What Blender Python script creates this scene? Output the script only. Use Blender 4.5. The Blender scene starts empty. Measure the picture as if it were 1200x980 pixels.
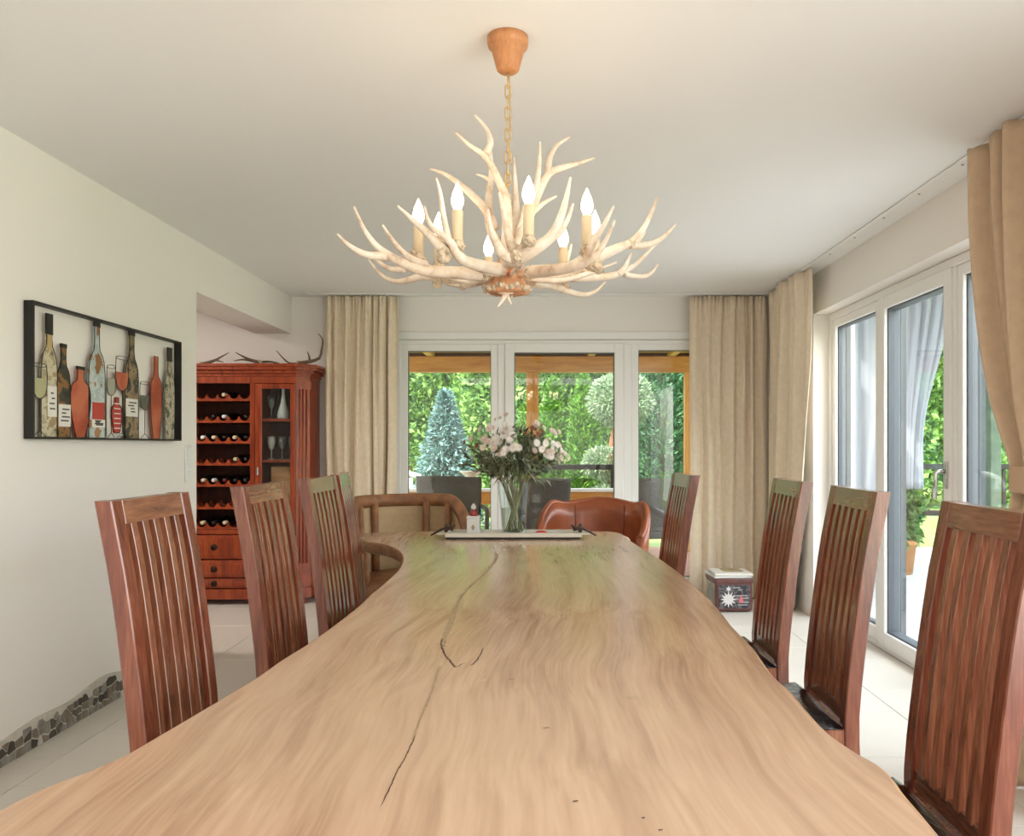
import bpy, bmesh, math, random
import numpy as np
from mathutils import Vector, Matrix, noise

PI = math.pi
sc = bpy.context.scene
COL = sc.collection
rng = random.Random(7)

# ------------------------------------------------------------------ camera, sky, sun, lights, exposure
CAM_H = 1.25
F = 960.0                                   # focal length in pixels of the 1200 x 980 frame
cam_d = bpy.data.cameras.new('camera')
cam_d.sensor_width = 36.0
cam_d.lens = F / 1200.0 * 36.0
cam_d.shift_x = -40 / 1200.0
cam_d.shift_y = 33 / 1200.0
cam_d.clip_end = 300
cam = bpy.data.objects.new('camera', cam_d)
cam.location = (0, 0, CAM_H)
cam.rotation_euler = (PI / 2, 0, 0)
COL.objects.link(cam)
sc.camera = cam

W = bpy.data.worlds.new('World')
sc.world = W
W.use_nodes = True
wn = W.node_tree
for n in list(wn.nodes):
    wn.nodes.remove(n)
w_out = wn.nodes.new('ShaderNodeOutputWorld')
w_bg = wn.nodes.new('ShaderNodeBackground')
w_sky = wn.nodes.new('ShaderNodeTexSky')
w_sky.sky_type = 'NISHITA'
w_sky.sun_disc = False
w_sky.sun_elevation = math.radians(52)
w_sky.sun_rotation = math.radians(215)
w_sky.air_density = 1.2
w_sky.dust_density = 2.5
w_sky.ozone_density = 1.0
w_bg.inputs['Strength'].default_value = 0.80
w_hs = wn.nodes.new('ShaderNodeHueSaturation')       # thin white summer haze
w_hs.inputs['Saturation'].default_value = 0.45
wn.links.new(w_sky.outputs[0], w_hs.inputs['Color'])
wn.links.new(w_hs.outputs[0], w_bg.inputs['Color'])
wn.links.new(w_bg.outputs[0], w_out.inputs['Surface'])

sun_d = bpy.data.lights.new('sun', 'SUN')
sun_d.energy = 4.2
sun_d.angle = math.radians(1.0)
sun_d.color = (1.0, 0.95, 0.88)
sun = bpy.data.objects.new('sun', sun_d)
sun.rotation_euler = Vector((0.60, 0.46, -0.88)).to_track_quat('-Z', 'Y').to_euler()
sun.location = (-6, -8, 14)
COL.objects.link(sun)


def area(name, loc, direction, sx, sy, power, col):
    d = bpy.data.lights.new(name, 'AREA')
    d.shape = 'RECTANGLE'
    d.size, d.size_y = sx, sy
    d.energy = power
    d.color = col
    o = bpy.data.objects.new(name, d)
    o.location = loc
    o.rotation_euler = Vector(direction).to_track_quat('-Z', 'Y').to_euler()
    COL.objects.link(o)
    return o


# area lamps out of view, added to brighten the room
area('added_side_fill', (2.35, -0.6, 1.25), (-1, 0.0, 0.05), 3.4, 2.1, 52, (1.0, 0.99, 0.98))  # added fill from the right, beside the camera
area('added_patio_fill', (3.15, 4.2, 2.75), (-1, 0.0, -0.62), 4.6, 1.3, 95, (1.0, 0.995, 0.985))  # added fill above the patio, acts as extra skylight
area('added_room_fill', (-0.3, -1.7, 2.47), (0, 0, -1), 2.6, 1.6, 24, (1.0, 0.975, 0.94))  # added downward fill behind the camera, no known fitting
area('added_hall_fill', (-3.35, 5.2, 2.44), (0, 0, -1), 0.5, 0.5, 19, (1.0, 0.96, 0.90))  # added fill for the alcove, lamp itself unseen

sc.view_settings.view_transform = 'Standard'
sc.view_settings.look = 'None'
sc.view_settings.gamma = 1.0
sc.view_settings.use_curve_mapping = False
sc.view_settings.exposure = 0.66

# ------------------------------------------------------------------ small helpers


def s2l(v):
    v = v / 255.0
    return v / 12.92 if v <= 0.04045 else ((v + 0.055) / 1.055) ** 2.4


def rgb(r, g, b):
    return (s2l(r), s2l(g), s2l(b), 1.0)


def smooth01(t):
    t = max(0, min(1, t))
    return t * t * (3 - 2 * t)


def P(px, py, Y):
    """World point seen at photo pixel (px, py) at depth Y."""
    return Vector(((px - 640) / F * Y, Y, CAM_H + (523 - py) / F * Y))


def new_mat(name):
    m = bpy.data.materials.new(name)
    m.use_nodes = True
    nt = m.node_tree
    b = nt.nodes['Principled BSDF']
    return m, nt, b


def plain(name, col, rough=0.6, metal=0.0, spec=0.5, vary=0.0, scale=6.0, bump=0.0, bscale=60.0, coat=0.0):
    m, nt, b = new_mat(name)
    b.inputs['Base Color'].default_value = col
    b.inputs['Roughness'].default_value = rough
    b.inputs['Metallic'].default_value = metal
    b.inputs['Specular IOR Level'].default_value = spec
    b.inputs['Coat Weight'].default_value = coat
    tc = nt.nodes.new('ShaderNodeTexCoord')
    if vary > 0:
        nz = nt.nodes.new('ShaderNodeTexNoise')
        nz.inputs['Scale'].default_value = scale
        nz.inputs['Detail'].default_value = 6
        rp = nt.nodes.new('ShaderNodeValToRGB')
        rp.color_ramp.elements[0].position = 0.3
        rp.color_ramp.elements[1].position = 0.7
        rp.color_ramp.elements[0].color = tuple(c * (1 - vary) for c in col[:3]) + (1,)
        rp.color_ramp.elements[1].color = tuple(min(1, c * (1 + vary)) for c in col[:3]) + (1,)
        nt.links.new(tc.outputs['Object'], nz.inputs['Vector'])
        nt.links.new(nz.outputs['Fac'], rp.inputs['Fac'])
        nt.links.new(rp.outputs['Color'], b.inputs['Base Color'])
    if bump > 0:
        n2 = nt.nodes.new('ShaderNodeTexNoise')
        n2.inputs['Scale'].default_value = bscale
        n2.inputs['Detail'].default_value = 4
        bp = nt.nodes.new('ShaderNodeBump')
        bp.inputs['Strength'].default_value = bump
        bp.inputs['Distance'].default_value = 0.01
        nt.links.new(tc.outputs['Object'], n2.inputs['Vector'])
        nt.links.new(n2.outputs['Fac'], bp.inputs['Height'])
        nt.links.new(bp.outputs['Normal'], b.inputs['Normal'])
    return m


def wood(name, dark, mid, light, rough=0.35, stretch=(14, 14, 1.2), coat=0.0, per_object=0.0, bump=0.08, spec=0.5):
    """Grain runs along the axis with the small stretch value."""
    m, nt, b = new_mat(name)
    L = nt.links
    tc = nt.nodes.new('ShaderNodeTexCoord')
    oi = nt.nodes.new('ShaderNodeObjectInfo')
    mp = nt.nodes.new('ShaderNodeMapping')
    mp.inputs['Scale'].default_value = stretch
    add = nt.nodes.new('ShaderNodeVectorMath')
    add.operation = 'ADD'
    sclv = nt.nodes.new('ShaderNodeVectorMath')
    sclv.operation = 'SCALE'
    sclv.inputs['Scale'].default_value = 13.0
    cmb = nt.nodes.new('ShaderNodeCombineXYZ')
    for k in ('X', 'Y', 'Z'):
        L.new(oi.outputs['Random'], cmb.inputs[k])
    L.new(cmb.outputs[0], sclv.inputs[0])
    L.new(tc.outputs['Object'], mp.inputs['Vector'])
    L.new(mp.outputs[0], add.inputs[0])
    L.new(sclv.outputs[0], add.inputs[1])
    n1 = nt.nodes.new('ShaderNodeTexNoise')
    n1.inputs['Scale'].default_value = 1.6
    n1.inputs['Detail'].default_value = 8
    n1.inputs['Roughness'].default_value = 0.62
    n1.inputs['Distortion'].default_value = 0.6
    n2 = nt.nodes.new('ShaderNodeTexNoise')
    n2.inputs['Scale'].default_value = 9.0
    n2.inputs['Detail'].default_value = 5
    L.new(add.outputs[0], n1.inputs['Vector'])
    L.new(add.outputs[0], n2.inputs['Vector'])
    mx = nt.nodes.new('ShaderNodeMath')
    mx.operation = 'MULTIPLY_ADD'
    mx.inputs[1].default_value = 0.35
    L.new(n2.outputs['Fac'], mx.inputs[0])
    m2 = nt.nodes.new('ShaderNodeMath')
    m2.operation = 'MULTIPLY'
    m2.inputs[1].default_value = 0.75
    L.new(n1.outputs['Fac'], m2.inputs[0])
    L.new(m2.outputs[0], mx.inputs[2])
    rp = nt.nodes.new('ShaderNodeValToRGB')
    e = rp.color_ramp.elements
    e[0].position, e[0].color = 0.36, dark
    e[1].position, e[1].color = 0.76, light
    c = e.new(0.55)
    c.color = mid
    L.new(mx.outputs[0], rp.inputs['Fac'])
    if per_object > 0:
        hs = nt.nodes.new('ShaderNodeHueSaturation')
        mr = nt.nodes.new('ShaderNodeMapRange')
        mr.inputs['To Min'].default_value = 1 - per_object
        mr.inputs['To Max'].default_value = 1 + per_object
        L.new(oi.outputs['Random'], mr.inputs['Value'])
        L.new(mr.outputs[0], hs.inputs['Value'])
        L.new(rp.outputs['Color'], hs.inputs['Color'])
        L.new(hs.outputs['Color'], b.inputs['Base Color'])
    else:
        L.new(rp.outputs['Color'], b.inputs['Base Color'])
    b.inputs['Roughness'].default_value = rough
    b.inputs['Coat Weight'].default_value = coat
    b.inputs['Coat Roughness'].default_value = 0.2
    b.inputs['Specular IOR Level'].default_value = spec
    bp = nt.nodes.new('ShaderNodeBump')
    bp.inputs['Strength'].default_value = bump
    bp.inputs['Distance'].default_value = 0.004
    L.new(mx.outputs[0], bp.inputs['Height'])
    L.new(bp.outputs['Normal'], b.inputs['Normal'])
    return m


def glass_mat(name, tint=(0.96, 0.985, 0.97, 1), ior=1.45, refl=1.0):
    m = bpy.data.materials.new(name)
    m.use_nodes = True
    nt = m.node_tree
    for n in list(nt.nodes):
        nt.nodes.remove(n)
    out = nt.nodes.new('ShaderNodeOutputMaterial')
    tr = nt.nodes.new('ShaderNodeBsdfTransparent')
    tr.inputs['Color'].default_value = tint
    gl = nt.nodes.new('ShaderNodeBsdfGlossy')
    gl.inputs['Roughness'].default_value = 0.0
    lw = nt.nodes.new('ShaderNodeLayerWeight')      # same from both faces of a thin pane
    lw.inputs['Blend'].default_value = 0.5
    pw_ = nt.nodes.new('ShaderNodeMath')
    pw_.operation = 'POWER'
    pw_.inputs[1].default_value = 5.0
    ml = nt.nodes.new('ShaderNodeMath')
    ml.operation = 'MULTIPLY_ADD'
    f0 = ((ior - 1) / (ior + 1)) ** 2
    ml.inputs[1].default_value = (1 - f0) * refl
    ml.inputs[2].default_value = f0 * refl
    mx = nt.nodes.new('ShaderNodeMixShader')
    nt.links.new(lw.outputs['Facing'], pw_.inputs[0])
    nt.links.new(pw_.outputs[0], ml.inputs[0])
    nt.links.new(ml.outputs[0], mx.inputs[0])
    nt.links.new(tr.outputs[0], mx.inputs[1])
    nt.links.new(gl.outputs[0], mx.inputs[2])
    nt.links.new(mx.outputs[0], out.inputs['Surface'])
    return m


def emit_mat(name, col, strength):
    m, nt, b = new_mat(name)
    b.inputs['Base Color'].default_value = col
    b.inputs['Emission Color'].default_value = col
    b.inputs['Emission Strength'].default_value = strength
    return m


def leaf_mat(name, dark, light, trans=0.25, rough=0.55):
    m, nt, b = new_mat(name)
    L = nt.links
    g = nt.nodes.new('ShaderNodeNewGeometry')
    rp = nt.nodes.new('ShaderNodeValToRGB')
    rp.color_ramp.elements[0].color = dark
    rp.color_ramp.elements[1].color = light
    L.new(g.outputs['Random Per Island'], rp.inputs['Fac'])
    L.new(rp.outputs['Color'], b.inputs['Base Color'])
    b.inputs['Roughness'].default_value = rough
    tl = nt.nodes.new('ShaderNodeBsdfTranslucent')
    L.new(rp.outputs['Color'], tl.inputs['Color'])
    mx = nt.nodes.new('ShaderNodeMixShader')
    mx.inputs[0].default_value = trans
    out = nt.nodes['Material Output']
    L.new(b.outputs[0], mx.inputs[1])
    L.new(tl.outputs[0], mx.inputs[2])
    L.new(mx.outputs[0], out.inputs['Surface'])
    return m


# ---- mesh pieces
def BM():
    return bmesh.new()


def box(bm, x0, x1, y0, y1, z0, z1):
    vs = [bm.verts.new(p) for p in ((x0, y0, z0), (x1, y0, z0), (x1, y1, z0), (x0, y1, z0), (x0, y0, z1), (x1, y0, z1), (x1, y1, z1), (x0, y1, z1))]
    for f in ((0, 3, 2, 1), (4, 5, 6, 7), (0, 1, 5, 4), (1, 2, 6, 5), (2, 3, 7, 6), (3, 0, 4, 7)):
        bm.faces.new([vs[i] for i in f])
    return vs


def bbox(bm, x0, x1, y0, y1, z0, z1, r=0.004, seg=1):
    """Box with rounded edges."""
    t = bmesh.new()
    box(t, x0, x1, y0, y1, z0, z1)
    bmesh.ops.bevel(t, geom=list(t.edges), offset=r, segments=seg, affect='EDGES', profile=0.5)
    merge(bm, t)


def merge(bm, other):
    mp = {}
    for v in other.verts:
        mp[v] = bm.verts.new(v.co)
    for f in other.faces:
        try:
            nf = bm.faces.new([mp[v] for v in f.verts])
            nf.smooth = f.smooth
        except ValueError:
            pass
    other.free()


def smooth_path(pts, n):
    """Catmull-Rom through pts."""
    pts = [Vector(p) for p in pts]
    if len(pts) < 3:
        return [pts[0].lerp(pts[-1], i / n) for i in range(n + 1)]
    out = []
    q = [pts[0] * 2 - pts[1]] + pts + [pts[-1] * 2 - pts[-2]]
    segs = len(pts) - 1
    for i in range(n + 1):
        t = i / n * segs
        k = min(int(t), segs - 1)
        t -= k
        a, b, c, d = q[k:k + 4]
        out.append(0.5 * ((2 * b) + (c - a) * t + (2 * a - 5 * b + 4 * c - d) * t * t + (3 * b - a - 3 * c + d) * t ** 3))
    return out


def tube(bm, pts, radii, seg=8, cap=True, flat=None):
    """Swept tube; radii list matching pts or a number; flat=(a,b) scales the section."""
    pts = [Vector(p) for p in pts]
    n = len(pts)
    if not isinstance(radii, (list, tuple)):
        radii = [radii] * n
    rings = []
    up = None
    for i in range(n):
        d = (pts[min(i + 1, n - 1)] - pts[max(i - 1, 0)])
        if d.length < 1e-9:
            d = Vector((0, 0, 1))
        d.normalize()
        if up is None:
            up = Vector((0, 0, 1)) if abs(d.z) < 0.9 else Vector((1, 0, 0))
        side = d.cross(up)
        if side.length < 1e-6:
            side = d.cross(Vector((0, 1, 0)))
        side.normalize()
        up = side.cross(d).normalized()
        ring = []
        for k in range(seg):
            a = 2 * PI * k / seg
            sx, sy = (1, 1) if flat is None else flat
            ring.append(bm.verts.new(pts[i] + side * math.cos(a) * radii[i] * sx + up * math.sin(a) * radii[i] * sy))
        rings.append(ring)
    for i in range(n - 1):
        for k in range(seg):
            f = bm.faces.new((rings[i][k], rings[i][(k + 1) % seg], rings[i + 1][(k + 1) % seg], rings[i + 1][k]))
            f.smooth = True
    if cap:
        bm.faces.new(list(reversed(rings[0])))
        bm.faces.new(rings[-1])


def taper(n, r0, r1, p=1.0):
    return [r0 + (r1 - r0) * (i / (n - 1)) ** p for i in range(n)]


def horn(bm, pts, r0, r1, n=12, seg=8, p=1.0):
    q = smooth_path(pts, n)
    tube(bm, q, taper(len(q), r0, r1, p), seg)


def lathe(bm, prof, seg=20, origin=(0, 0, 0), axis='Z', cap=False):
    ox, oy, oz = origin
    rings = []
    for r, h in prof:
        ring = []
        for k in range(seg):
            a = 2 * PI * k / seg
            if axis == 'Z':
                p = (ox + r * math.cos(a), oy + r * math.sin(a), oz + h)
            else:  # along -Y
                p = (ox + r * math.cos(a), oy + h, oz + r * math.sin(a))
            ring.append(bm.verts.new(p))
        rings.append(ring)
    for i in range(len(rings) - 1):
        for k in range(seg):
            f = bm.faces.new((rings[i][k], rings[i][(k + 1) % seg], rings[i + 1][(k + 1) % seg], rings[i + 1][k]))
            f.smooth = True
    if cap:
        bm.faces.new(list(reversed(rings[0])))
        bm.faces.new(rings[-1])


def prism(bm, poly, fn0, fn1):
    """Extrude a 2D polygon: fn0/fn1 map (a,b) to the two 3D faces."""
    a = [bm.verts.new(fn0(*p)) for p in poly]
    b = [bm.verts.new(fn1(*p)) for p in poly]
    bm.faces.new(list(reversed(a)))
    bm.faces.new(b)
    n = len(poly)
    for i in range(n):
        bm.faces.new((a[i], a[(i + 1) % n], b[(i + 1) % n], b[i]))


def obj(name, bm, mat, parent=None, smooth=None):
    bmesh.ops.recalc_face_normals(bm, faces=list(bm.faces))
    me = bpy.data.meshes.new(name)
    bm.to_mesh(me)
    bm.free()
    if smooth is not None:
        for p in me.polygons:
            p.use_smooth = smooth
    if mat is not None:
        me.materials.append(mat)
    o = bpy.data.objects.new(name, me)
    COL.objects.link(o)
    if parent is not None:
        o.parent = parent
    return o


def one(name, mat, parent, fn, *a, **k):
    bm = BM()
    fn(bm, *a, **k)
    return obj(name, bm, mat, parent)


def tag(o, label, cat, group=None, kind=None):
    o['label'] = label
    o['category'] = cat
    if group:
        o['group'] = group
    if kind:
        o['kind'] = kind
    return o


def thing(name, label, cat, loc=(0, 0, 0), rz=0.0, group=None):
    o = bpy.data.objects.new(name, None)
    o.empty_display_size = 0.1
    o.location = loc
    o.rotation_euler = (0, 0, rz)
    COL.objects.link(o)
    return tag(o, label, cat, group)


def dup(root, loc, rz, label=None, group=None):
    r = root.copy()
    COL.objects.link(r)
    r.location = loc
    r.rotation_euler = (0, 0, rz)
    if label:
        r['label'] = label
    if group:
        r['group'] = group
    for ch in list(root.children):
        c = ch.copy()
        COL.objects.link(c)
        c.parent = r
        for g in list(ch.children):
            d = g.copy()
            COL.objects.link(d)
            d.parent = c
    return r


def structure(o):
    o['kind'] = 'structure'
    return o


# ------------------------------------------------------------------ materials
M = {}
M['wall'] = plain('white_plaster', rgb(244, 238, 232), 0.9, bump=0.05, bscale=180, spec=0.2)
M['ceiling'] = plain('ceiling_paint', rgb(245, 244, 242), 0.95, spec=0.1)
M['tile'] = plain('floor_tile', rgb(226, 219, 208), 0.3, vary=0.03, scale=2.0)
M['grout'] = plain('grout', rgb(176, 168, 152), 0.9)
M['upvc'] = plain('white_window_frame', rgb(242, 240, 238), 0.35)
M['gasket'] = plain('grey_gasket', rgb(92, 96, 102), 0.6)
M['greyframe'] = plain('grey_outer_frame', rgb(78, 82, 88), 0.5)
M['mossy'] = plain('mossy_grey_timber', rgb(84, 98, 82), 0.8, vary=0.2, scale=9)
M['glass'] = glass_mat('window_glass')
M['clear'] = glass_mat('clear_glass', (0.93, 0.96, 0.95, 1), 1.5, 1.0)
M['chair_wood'] = wood('red_brown_wood', rgb(86, 44, 29), rgb(128, 74, 50), rgb(164, 108, 78), 0.24, (26, 26, 1.1), 0.85, 0.14, 0.03)
M['chair_crest'] = wood('red_brown_rail_wood', rgb(92, 50, 34), rgb(134, 82, 58), rgb(166, 114, 84), 0.24, (16, 1.6, 16), 0.85, 0.12, 0.03)
M['chair_edge'] = wood('dark_red_wood', rgb(84, 38, 24), rgb(120, 60, 40), rgb(150, 90, 62), 0.24, (16, 16, 1.4), 0.5, 0.1)
M['cab_wood'] = wood('cabinet_mahogany', rgb(102, 32, 10), rgb(152, 58, 22), rgb(182, 86, 38), 0.28, (12, 12, 1.2), 0.25, 0.06)
M['cab_dark'] = wood('cabinet_interior', rgb(48, 18, 8), rgb(74, 30, 14), rgb(96, 44, 22), 0.5, (12, 12, 1.2))
M['leather_black'] = plain('black_leather', rgb(20, 19, 20), 0.2, bump=0.5, bscale=28)
M['black_metal'] = plain('black_metal', rgb(34, 30, 28), 0.5, 0.2)
M['chrome'] = plain('brushed_chrome', rgb(200, 200, 200), 0.25, 1.0)
M['linen'] = plain('linen', rgb(234, 217, 193), 0.95, vary=0.05, scale=30, bump=0.2, bscale=260, spec=0.1)
M['linen_tan'] = plain('tan_velour', rgb(208, 182, 154), 0.95, vary=0.06, scale=20, bump=0.15, bscale=220, spec=0.1)
M['linen_band'] = plain('tan_band', rgb(206, 176, 148), 0.9, spec=0.1)
M['terracotta'] = wood('canopy_wood', rgb(176, 112, 70), rgb(204, 140, 92), rgb(216, 156, 108), 0.45, (20, 20, 2))
M['brass'] = plain('aged_brass_chain', rgb(206, 178, 134), 0.4, 0.3)
M['rust_hub'] = plain('hub_brown', rgb(206, 152, 112), 0.6, vary=0.3, scale=25)
M['burr'] = plain('antler_burr', rgb(206, 186, 160), 0.85, vary=0.4, scale=60, bump=0.9, bscale=120)
M['candle'] = plain('candle_sleeve', rgb(226, 206, 172), 0.6)
M['bulb'] = emit_mat('lit_bulb', (1.0, 0.88, 0.68, 1), 5.0)


def antler_mat():
    m, nt, b = new_mat('antler')
    tc = nt.nodes.new('ShaderNodeTexCoord')
    n = nt.nodes.new('ShaderNodeTexNoise')
    n.inputs['Scale'].default_value = 11
    n.inputs['Detail'].default_value = 7
    n.inputs['Roughness'].default_value = 0.7
    r = nt.nodes.new('ShaderNodeValToRGB')
    e = r.color_ramp.elements
    e[0].position, e[0].color = 0.30, rgb(164, 130, 102)
    e[1].position, e[1].color = 0.62, rgb(240, 230, 216)
    c = e.new(0.44)
    c.color = rgb(222, 202, 180)
    nt.links.new(tc.outputs['Object'], n.inputs['Vector'])
    nt.links.new(n.outputs['Fac'], r.inputs['Fac'])
    nt.links.new(r.outputs['Color'], b.inputs['Base Color'])
    b.inputs['Roughness'].default_value = 0.5
    bp = nt.nodes.new('ShaderNodeBump')
    bp.inputs['Strength'].default_value = 0.2
    nt.links.new(n.outputs['Fac'], bp.inputs['Height'])
    nt.links.new(bp.outputs['Normal'], b.inputs['Normal'])
    return m


M['antler'] = antler_mat()


def table_mat():
    m, nt, b = new_mat('live_edge_slab_wood')
    L = nt.links
    tc = nt.nodes.new('ShaderNodeTexCoord')
    # broad warp so that the grain flows with the waist of the slab
    wp = nt.nodes.new('ShaderNodeTexNoise')
    wp.inputs['Scale'].default_value = 0.9
    wp.inputs['Detail'].default_value = 2
    L.new(tc.outputs['Object'], wp.inputs['Vector'])
    sub = nt.nodes.new('ShaderNodeVectorMath')
    sub.operation = 'SUBTRACT'
    sub.inputs[1].default_value = (0.5, 0.5, 0.5)
    L.new(wp.outputs['Color'], sub.inputs[0])
    scl = nt.nodes.new('ShaderNodeVectorMath')
    scl.operation = 'SCALE'
    scl.inputs['Scale'].default_value = 0.24
    L.new(sub.outputs[0], scl.inputs[0])
    add = nt.nodes.new('ShaderNodeVectorMath')
    add.operation = 'ADD'
    L.new(tc.outputs['Object'], add.inputs[0])
    L.new(scl.outputs[0], add.inputs[1])
    mp = nt.nodes.new('ShaderNodeMapping')
    mp.inputs['Scale'].default_value = (11.0, 0.6, 11.0)
    L.new(add.outputs[0], mp.inputs['Vector'])
    n1 = nt.nodes.new('ShaderNodeTexNoise')
    n1.inputs['Scale'].default_value = 1.3
    n1.inputs['Detail'].default_value = 9
    n1.inputs['Roughness'].default_value = 0.6
    n1.inputs['Distortion'].default_value = 0.25
    L.new(mp.outputs[0], n1.inputs['Vector'])
    mp2 = nt.nodes.new('ShaderNodeMapping')
    mp2.inputs['Scale'].default_value = (120.0, 5.0, 60.0)
    L.new(add.outputs[0], mp2.inputs['Vector'])
    n2 = nt.nodes.new('ShaderNodeTexNoise')
    n2.inputs['Scale'].default_value = 1.0
    n2.inputs['Detail'].default_value = 3
    L.new(mp2.outputs[0], n2.inputs['Vector'])
    mm = nt.nodes.new('ShaderNodeMath')
    mm.operation = 'MULTIPLY_ADD'
    mm.inputs[1].default_value = 0.30
    L.new(n2.outputs['Fac'], mm.inputs[0])
    m2 = nt.nodes.new('ShaderNodeMath')
    m2.operation = 'MULTIPLY'
    m2.inputs[1].default_value = 0.74
    L.new(n1.outputs['Fac'], m2.inputs[0])
    L.new(m2.outputs[0], mm.inputs[2])
    rp = nt.nodes.new('ShaderNodeValToRGB')
    e = rp.color_ramp.elements
    e[0].position, e[0].color = 0.25, rgb(146, 108, 84)
    e[1].position, e[1].color = 0.78, rgb(216, 184, 154)
    for p, c in ((0.40, rgb(172, 132, 104)), (0.50, rgb(190, 150, 120)), (0.62, rgb(203, 167, 136))):
        k = e.new(p)
        k.color = c
    L.new(mm.outputs[0], rp.inputs['Fac'])
    # paler sapwood zone drifting through
    n3 = nt.nodes.new('ShaderNodeTexNoise')
    n3.inputs['Scale'].default_value = 1.1
    n3.inputs['Detail'].default_value = 3
    L.new(tc.outputs['Object'], n3.inputs['Vector'])
    r3 = nt.nodes.new('ShaderNodeValToRGB')
    r3.color_ramp.elements[0].position = 0.42
    r3.color_ramp.elements[1].position = 0.66
    r3.color_ramp.elements[0].color = (0, 0, 0, 1)
    r3.color_ramp.elements[1].color = (0.4, 0.4, 0.4, 1)
    L.new(n3.outputs['Fac'], r3.inputs['Fac'])
    mix = nt.nodes.new('ShaderNodeMixRGB')
    mix.inputs['Color2'].default_value = rgb(208, 180, 150)
    L.new(r3.outputs['Color'], mix.inputs['Fac'])
    L.new(rp.outputs['Color'], mix.inputs['Color1'])
    mp3 = nt.nodes.new('ShaderNodeMapping')
    mp3.inputs['Scale'].default_value = (26.0, 0.55, 26.0)
    L.new(add.outputs[0], mp3.inputs['Vector'])
    n4 = nt.nodes.new('ShaderNodeTexNoise')
    n4.inputs['Scale'].default_value = 1.0
    n4.inputs['Detail'].default_value = 5
    n4.inputs['Distortion'].default_value = 0.3
    L.new(mp3.outputs[0], n4.inputs['Vector'])
    r4 = nt.nodes.new('ShaderNodeValToRGB')
    r4.color_ramp.elements[0].position, r4.color_ramp.elements[0].color = 0.26, (0.60, 0.52, 0.46, 1)
    r4.color_ramp.elements[1].position, r4.color_ramp.elements[1].color = 0.48, (1, 1, 1, 1)
    L.new(n4.outputs['Fac'], r4.inputs['Fac'])
    mul = nt.nodes.new('ShaderNodeMixRGB')
    mul.blend_type = 'MULTIPLY'
    mul.inputs['Fac'].default_value = 0.48
    L.new(mix.outputs['Color'], mul.inputs['Color1'])
    L.new(r4.outputs['Color'], mul.inputs['Color2'])
    L.new(mul.outputs['Color'], b.inputs['Base Color'])
    b.inputs['Roughness'].default_value = 0.24
    b.inputs['Coat Weight'].default_value = 0.35
    b.inputs['Coat Roughness'].default_value = 0.14
    b.inputs['Specular IOR Level'].default_value = 0.5
    bp = nt.nodes.new('ShaderNodeBump')
    bp.inputs['Strength'].default_value = 0.02
    bp.inputs['Distance'].default_value = 0.003
    L.new(mm.outputs[0], bp.inputs['Height'])
    L.new(bp.outputs['Normal'], b.inputs['Normal'])
    return m


M['table'] = table_mat()
M['bark'] = wood('live_edge_bark', rgb(112, 80, 54), rgb(158, 118, 82), rgb(196, 158, 116), 0.6, (3, 3, 14), bump=0.6)
M['crack'] = plain('crack_line', rgb(70, 46, 30), 0.8)
M['vein'] = plain('mineral_vein', rgb(164, 138, 106), 0.45, vary=0.2, scale=40)

# ------------------------------------------------------------------ the room
XL, XR, YB, ZC = -2.13, 1.95, 6.85, 2.5
Y_OPEN = 4.99                     # where the left wall stops
R0, R1, RT = 2.35, 5.98, 2.21      # patio glazing opening on the right wall
B0, B1, BT = -1.27, 1.65, 2.142    # glazing opening on the back wall

bm = BM(); box(bm, -4.3, 2.25, -3.0, 7.15, -0.15, -0.006)
floor = structure(obj('floor', bm, M['grout']))
# floor tiles, 60 cm, laid in half-bond rows running towards the back wall
tile_mesh = None
for ci in range(-5, 6):
    x0 = 0.45 + 0.6 * (ci - 1)
    off = 0.0 if ci % 2 else 0.3
    for ri in range(1, 12):
        y0 = 2.993 - 1.8 + off + 0.6 * (ri - 1)
        if x0 + 0.6 > 2.06 or y0 + 0.6 > 6.95:
            xs1 = min(x0 + 0.598, 2.06)
            ys1 = min(y0 + 0.598, 6.86)
            if xs1 - x0 < 0.05 or ys1 - y0 < 0.05:
                continue
            bm = BM(); bbox(bm, 0, xs1 - x0, 0, ys1 - y0, -0.006, 0.0, 0.0015)
            o = obj('tile', bm, M['tile'], floor)
        elif tile_mesh is None:
            bm = BM(); bbox(bm, 0, 0.5965, 0, 0.5965, -0.006, 0.0, 0.0015)
            o = obj('tile', bm, M['tile'], floor)
            tile_mesh = o.data
        else:
            o = bpy.data.objects.new('tile', tile_mesh)
            COL.objects.link(o)
            o.parent = floor
        o.location = (x0, y0, 0)

bm = BM(); box(bm, -4.3, 2.25, -3.0, 7.15, ZC, ZC + 0.35)
ceiling = structure(obj('ceiling', bm, M['ceiling']))

bm = BM()
box(bm, XL - 0.30, XL, -3.0, Y_OPEN, 0, ZC)
box(bm, XL - 0.30, XL, Y_OPEN, YB, 2.19, ZC)
structure(obj('wall_left', bm, M['wall']))
bm = BM()
box(bm, -4.3, B0, YB, 7.15, 0, ZC)
box(bm, B1, 2.25, YB, 7.15, 0, ZC)
box(bm, B0, B1, YB, 7.15, BT, ZC)
structure(obj('wall_back', bm, M['wall']))
bm = BM()
box(bm, XR, 2.25, R1, 7.15, 0, ZC)
box(bm, XR, 2.25, R0, R1, RT, ZC)
box(bm, XR, 2.25, 1.25, R0, 0, ZC)
box(bm, XR, 2.25, -2.4, 1.25, 2.35, ZC)
box(bm, XR, 2.25, -3.0, -2.4, 0, ZC)
structure(obj('wall_right', bm, M['wall']))
bm = BM()
box(bm, -4.3, 2.25, -3.3, -3.0, -0.15, ZC + 0.35)
structure(obj('wall_rear', bm, M['wall']))
bm = BM()
box(bm, -4.45, -4.3, -3.3, 7.15, -0.15, ZC + 0.35)
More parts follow.
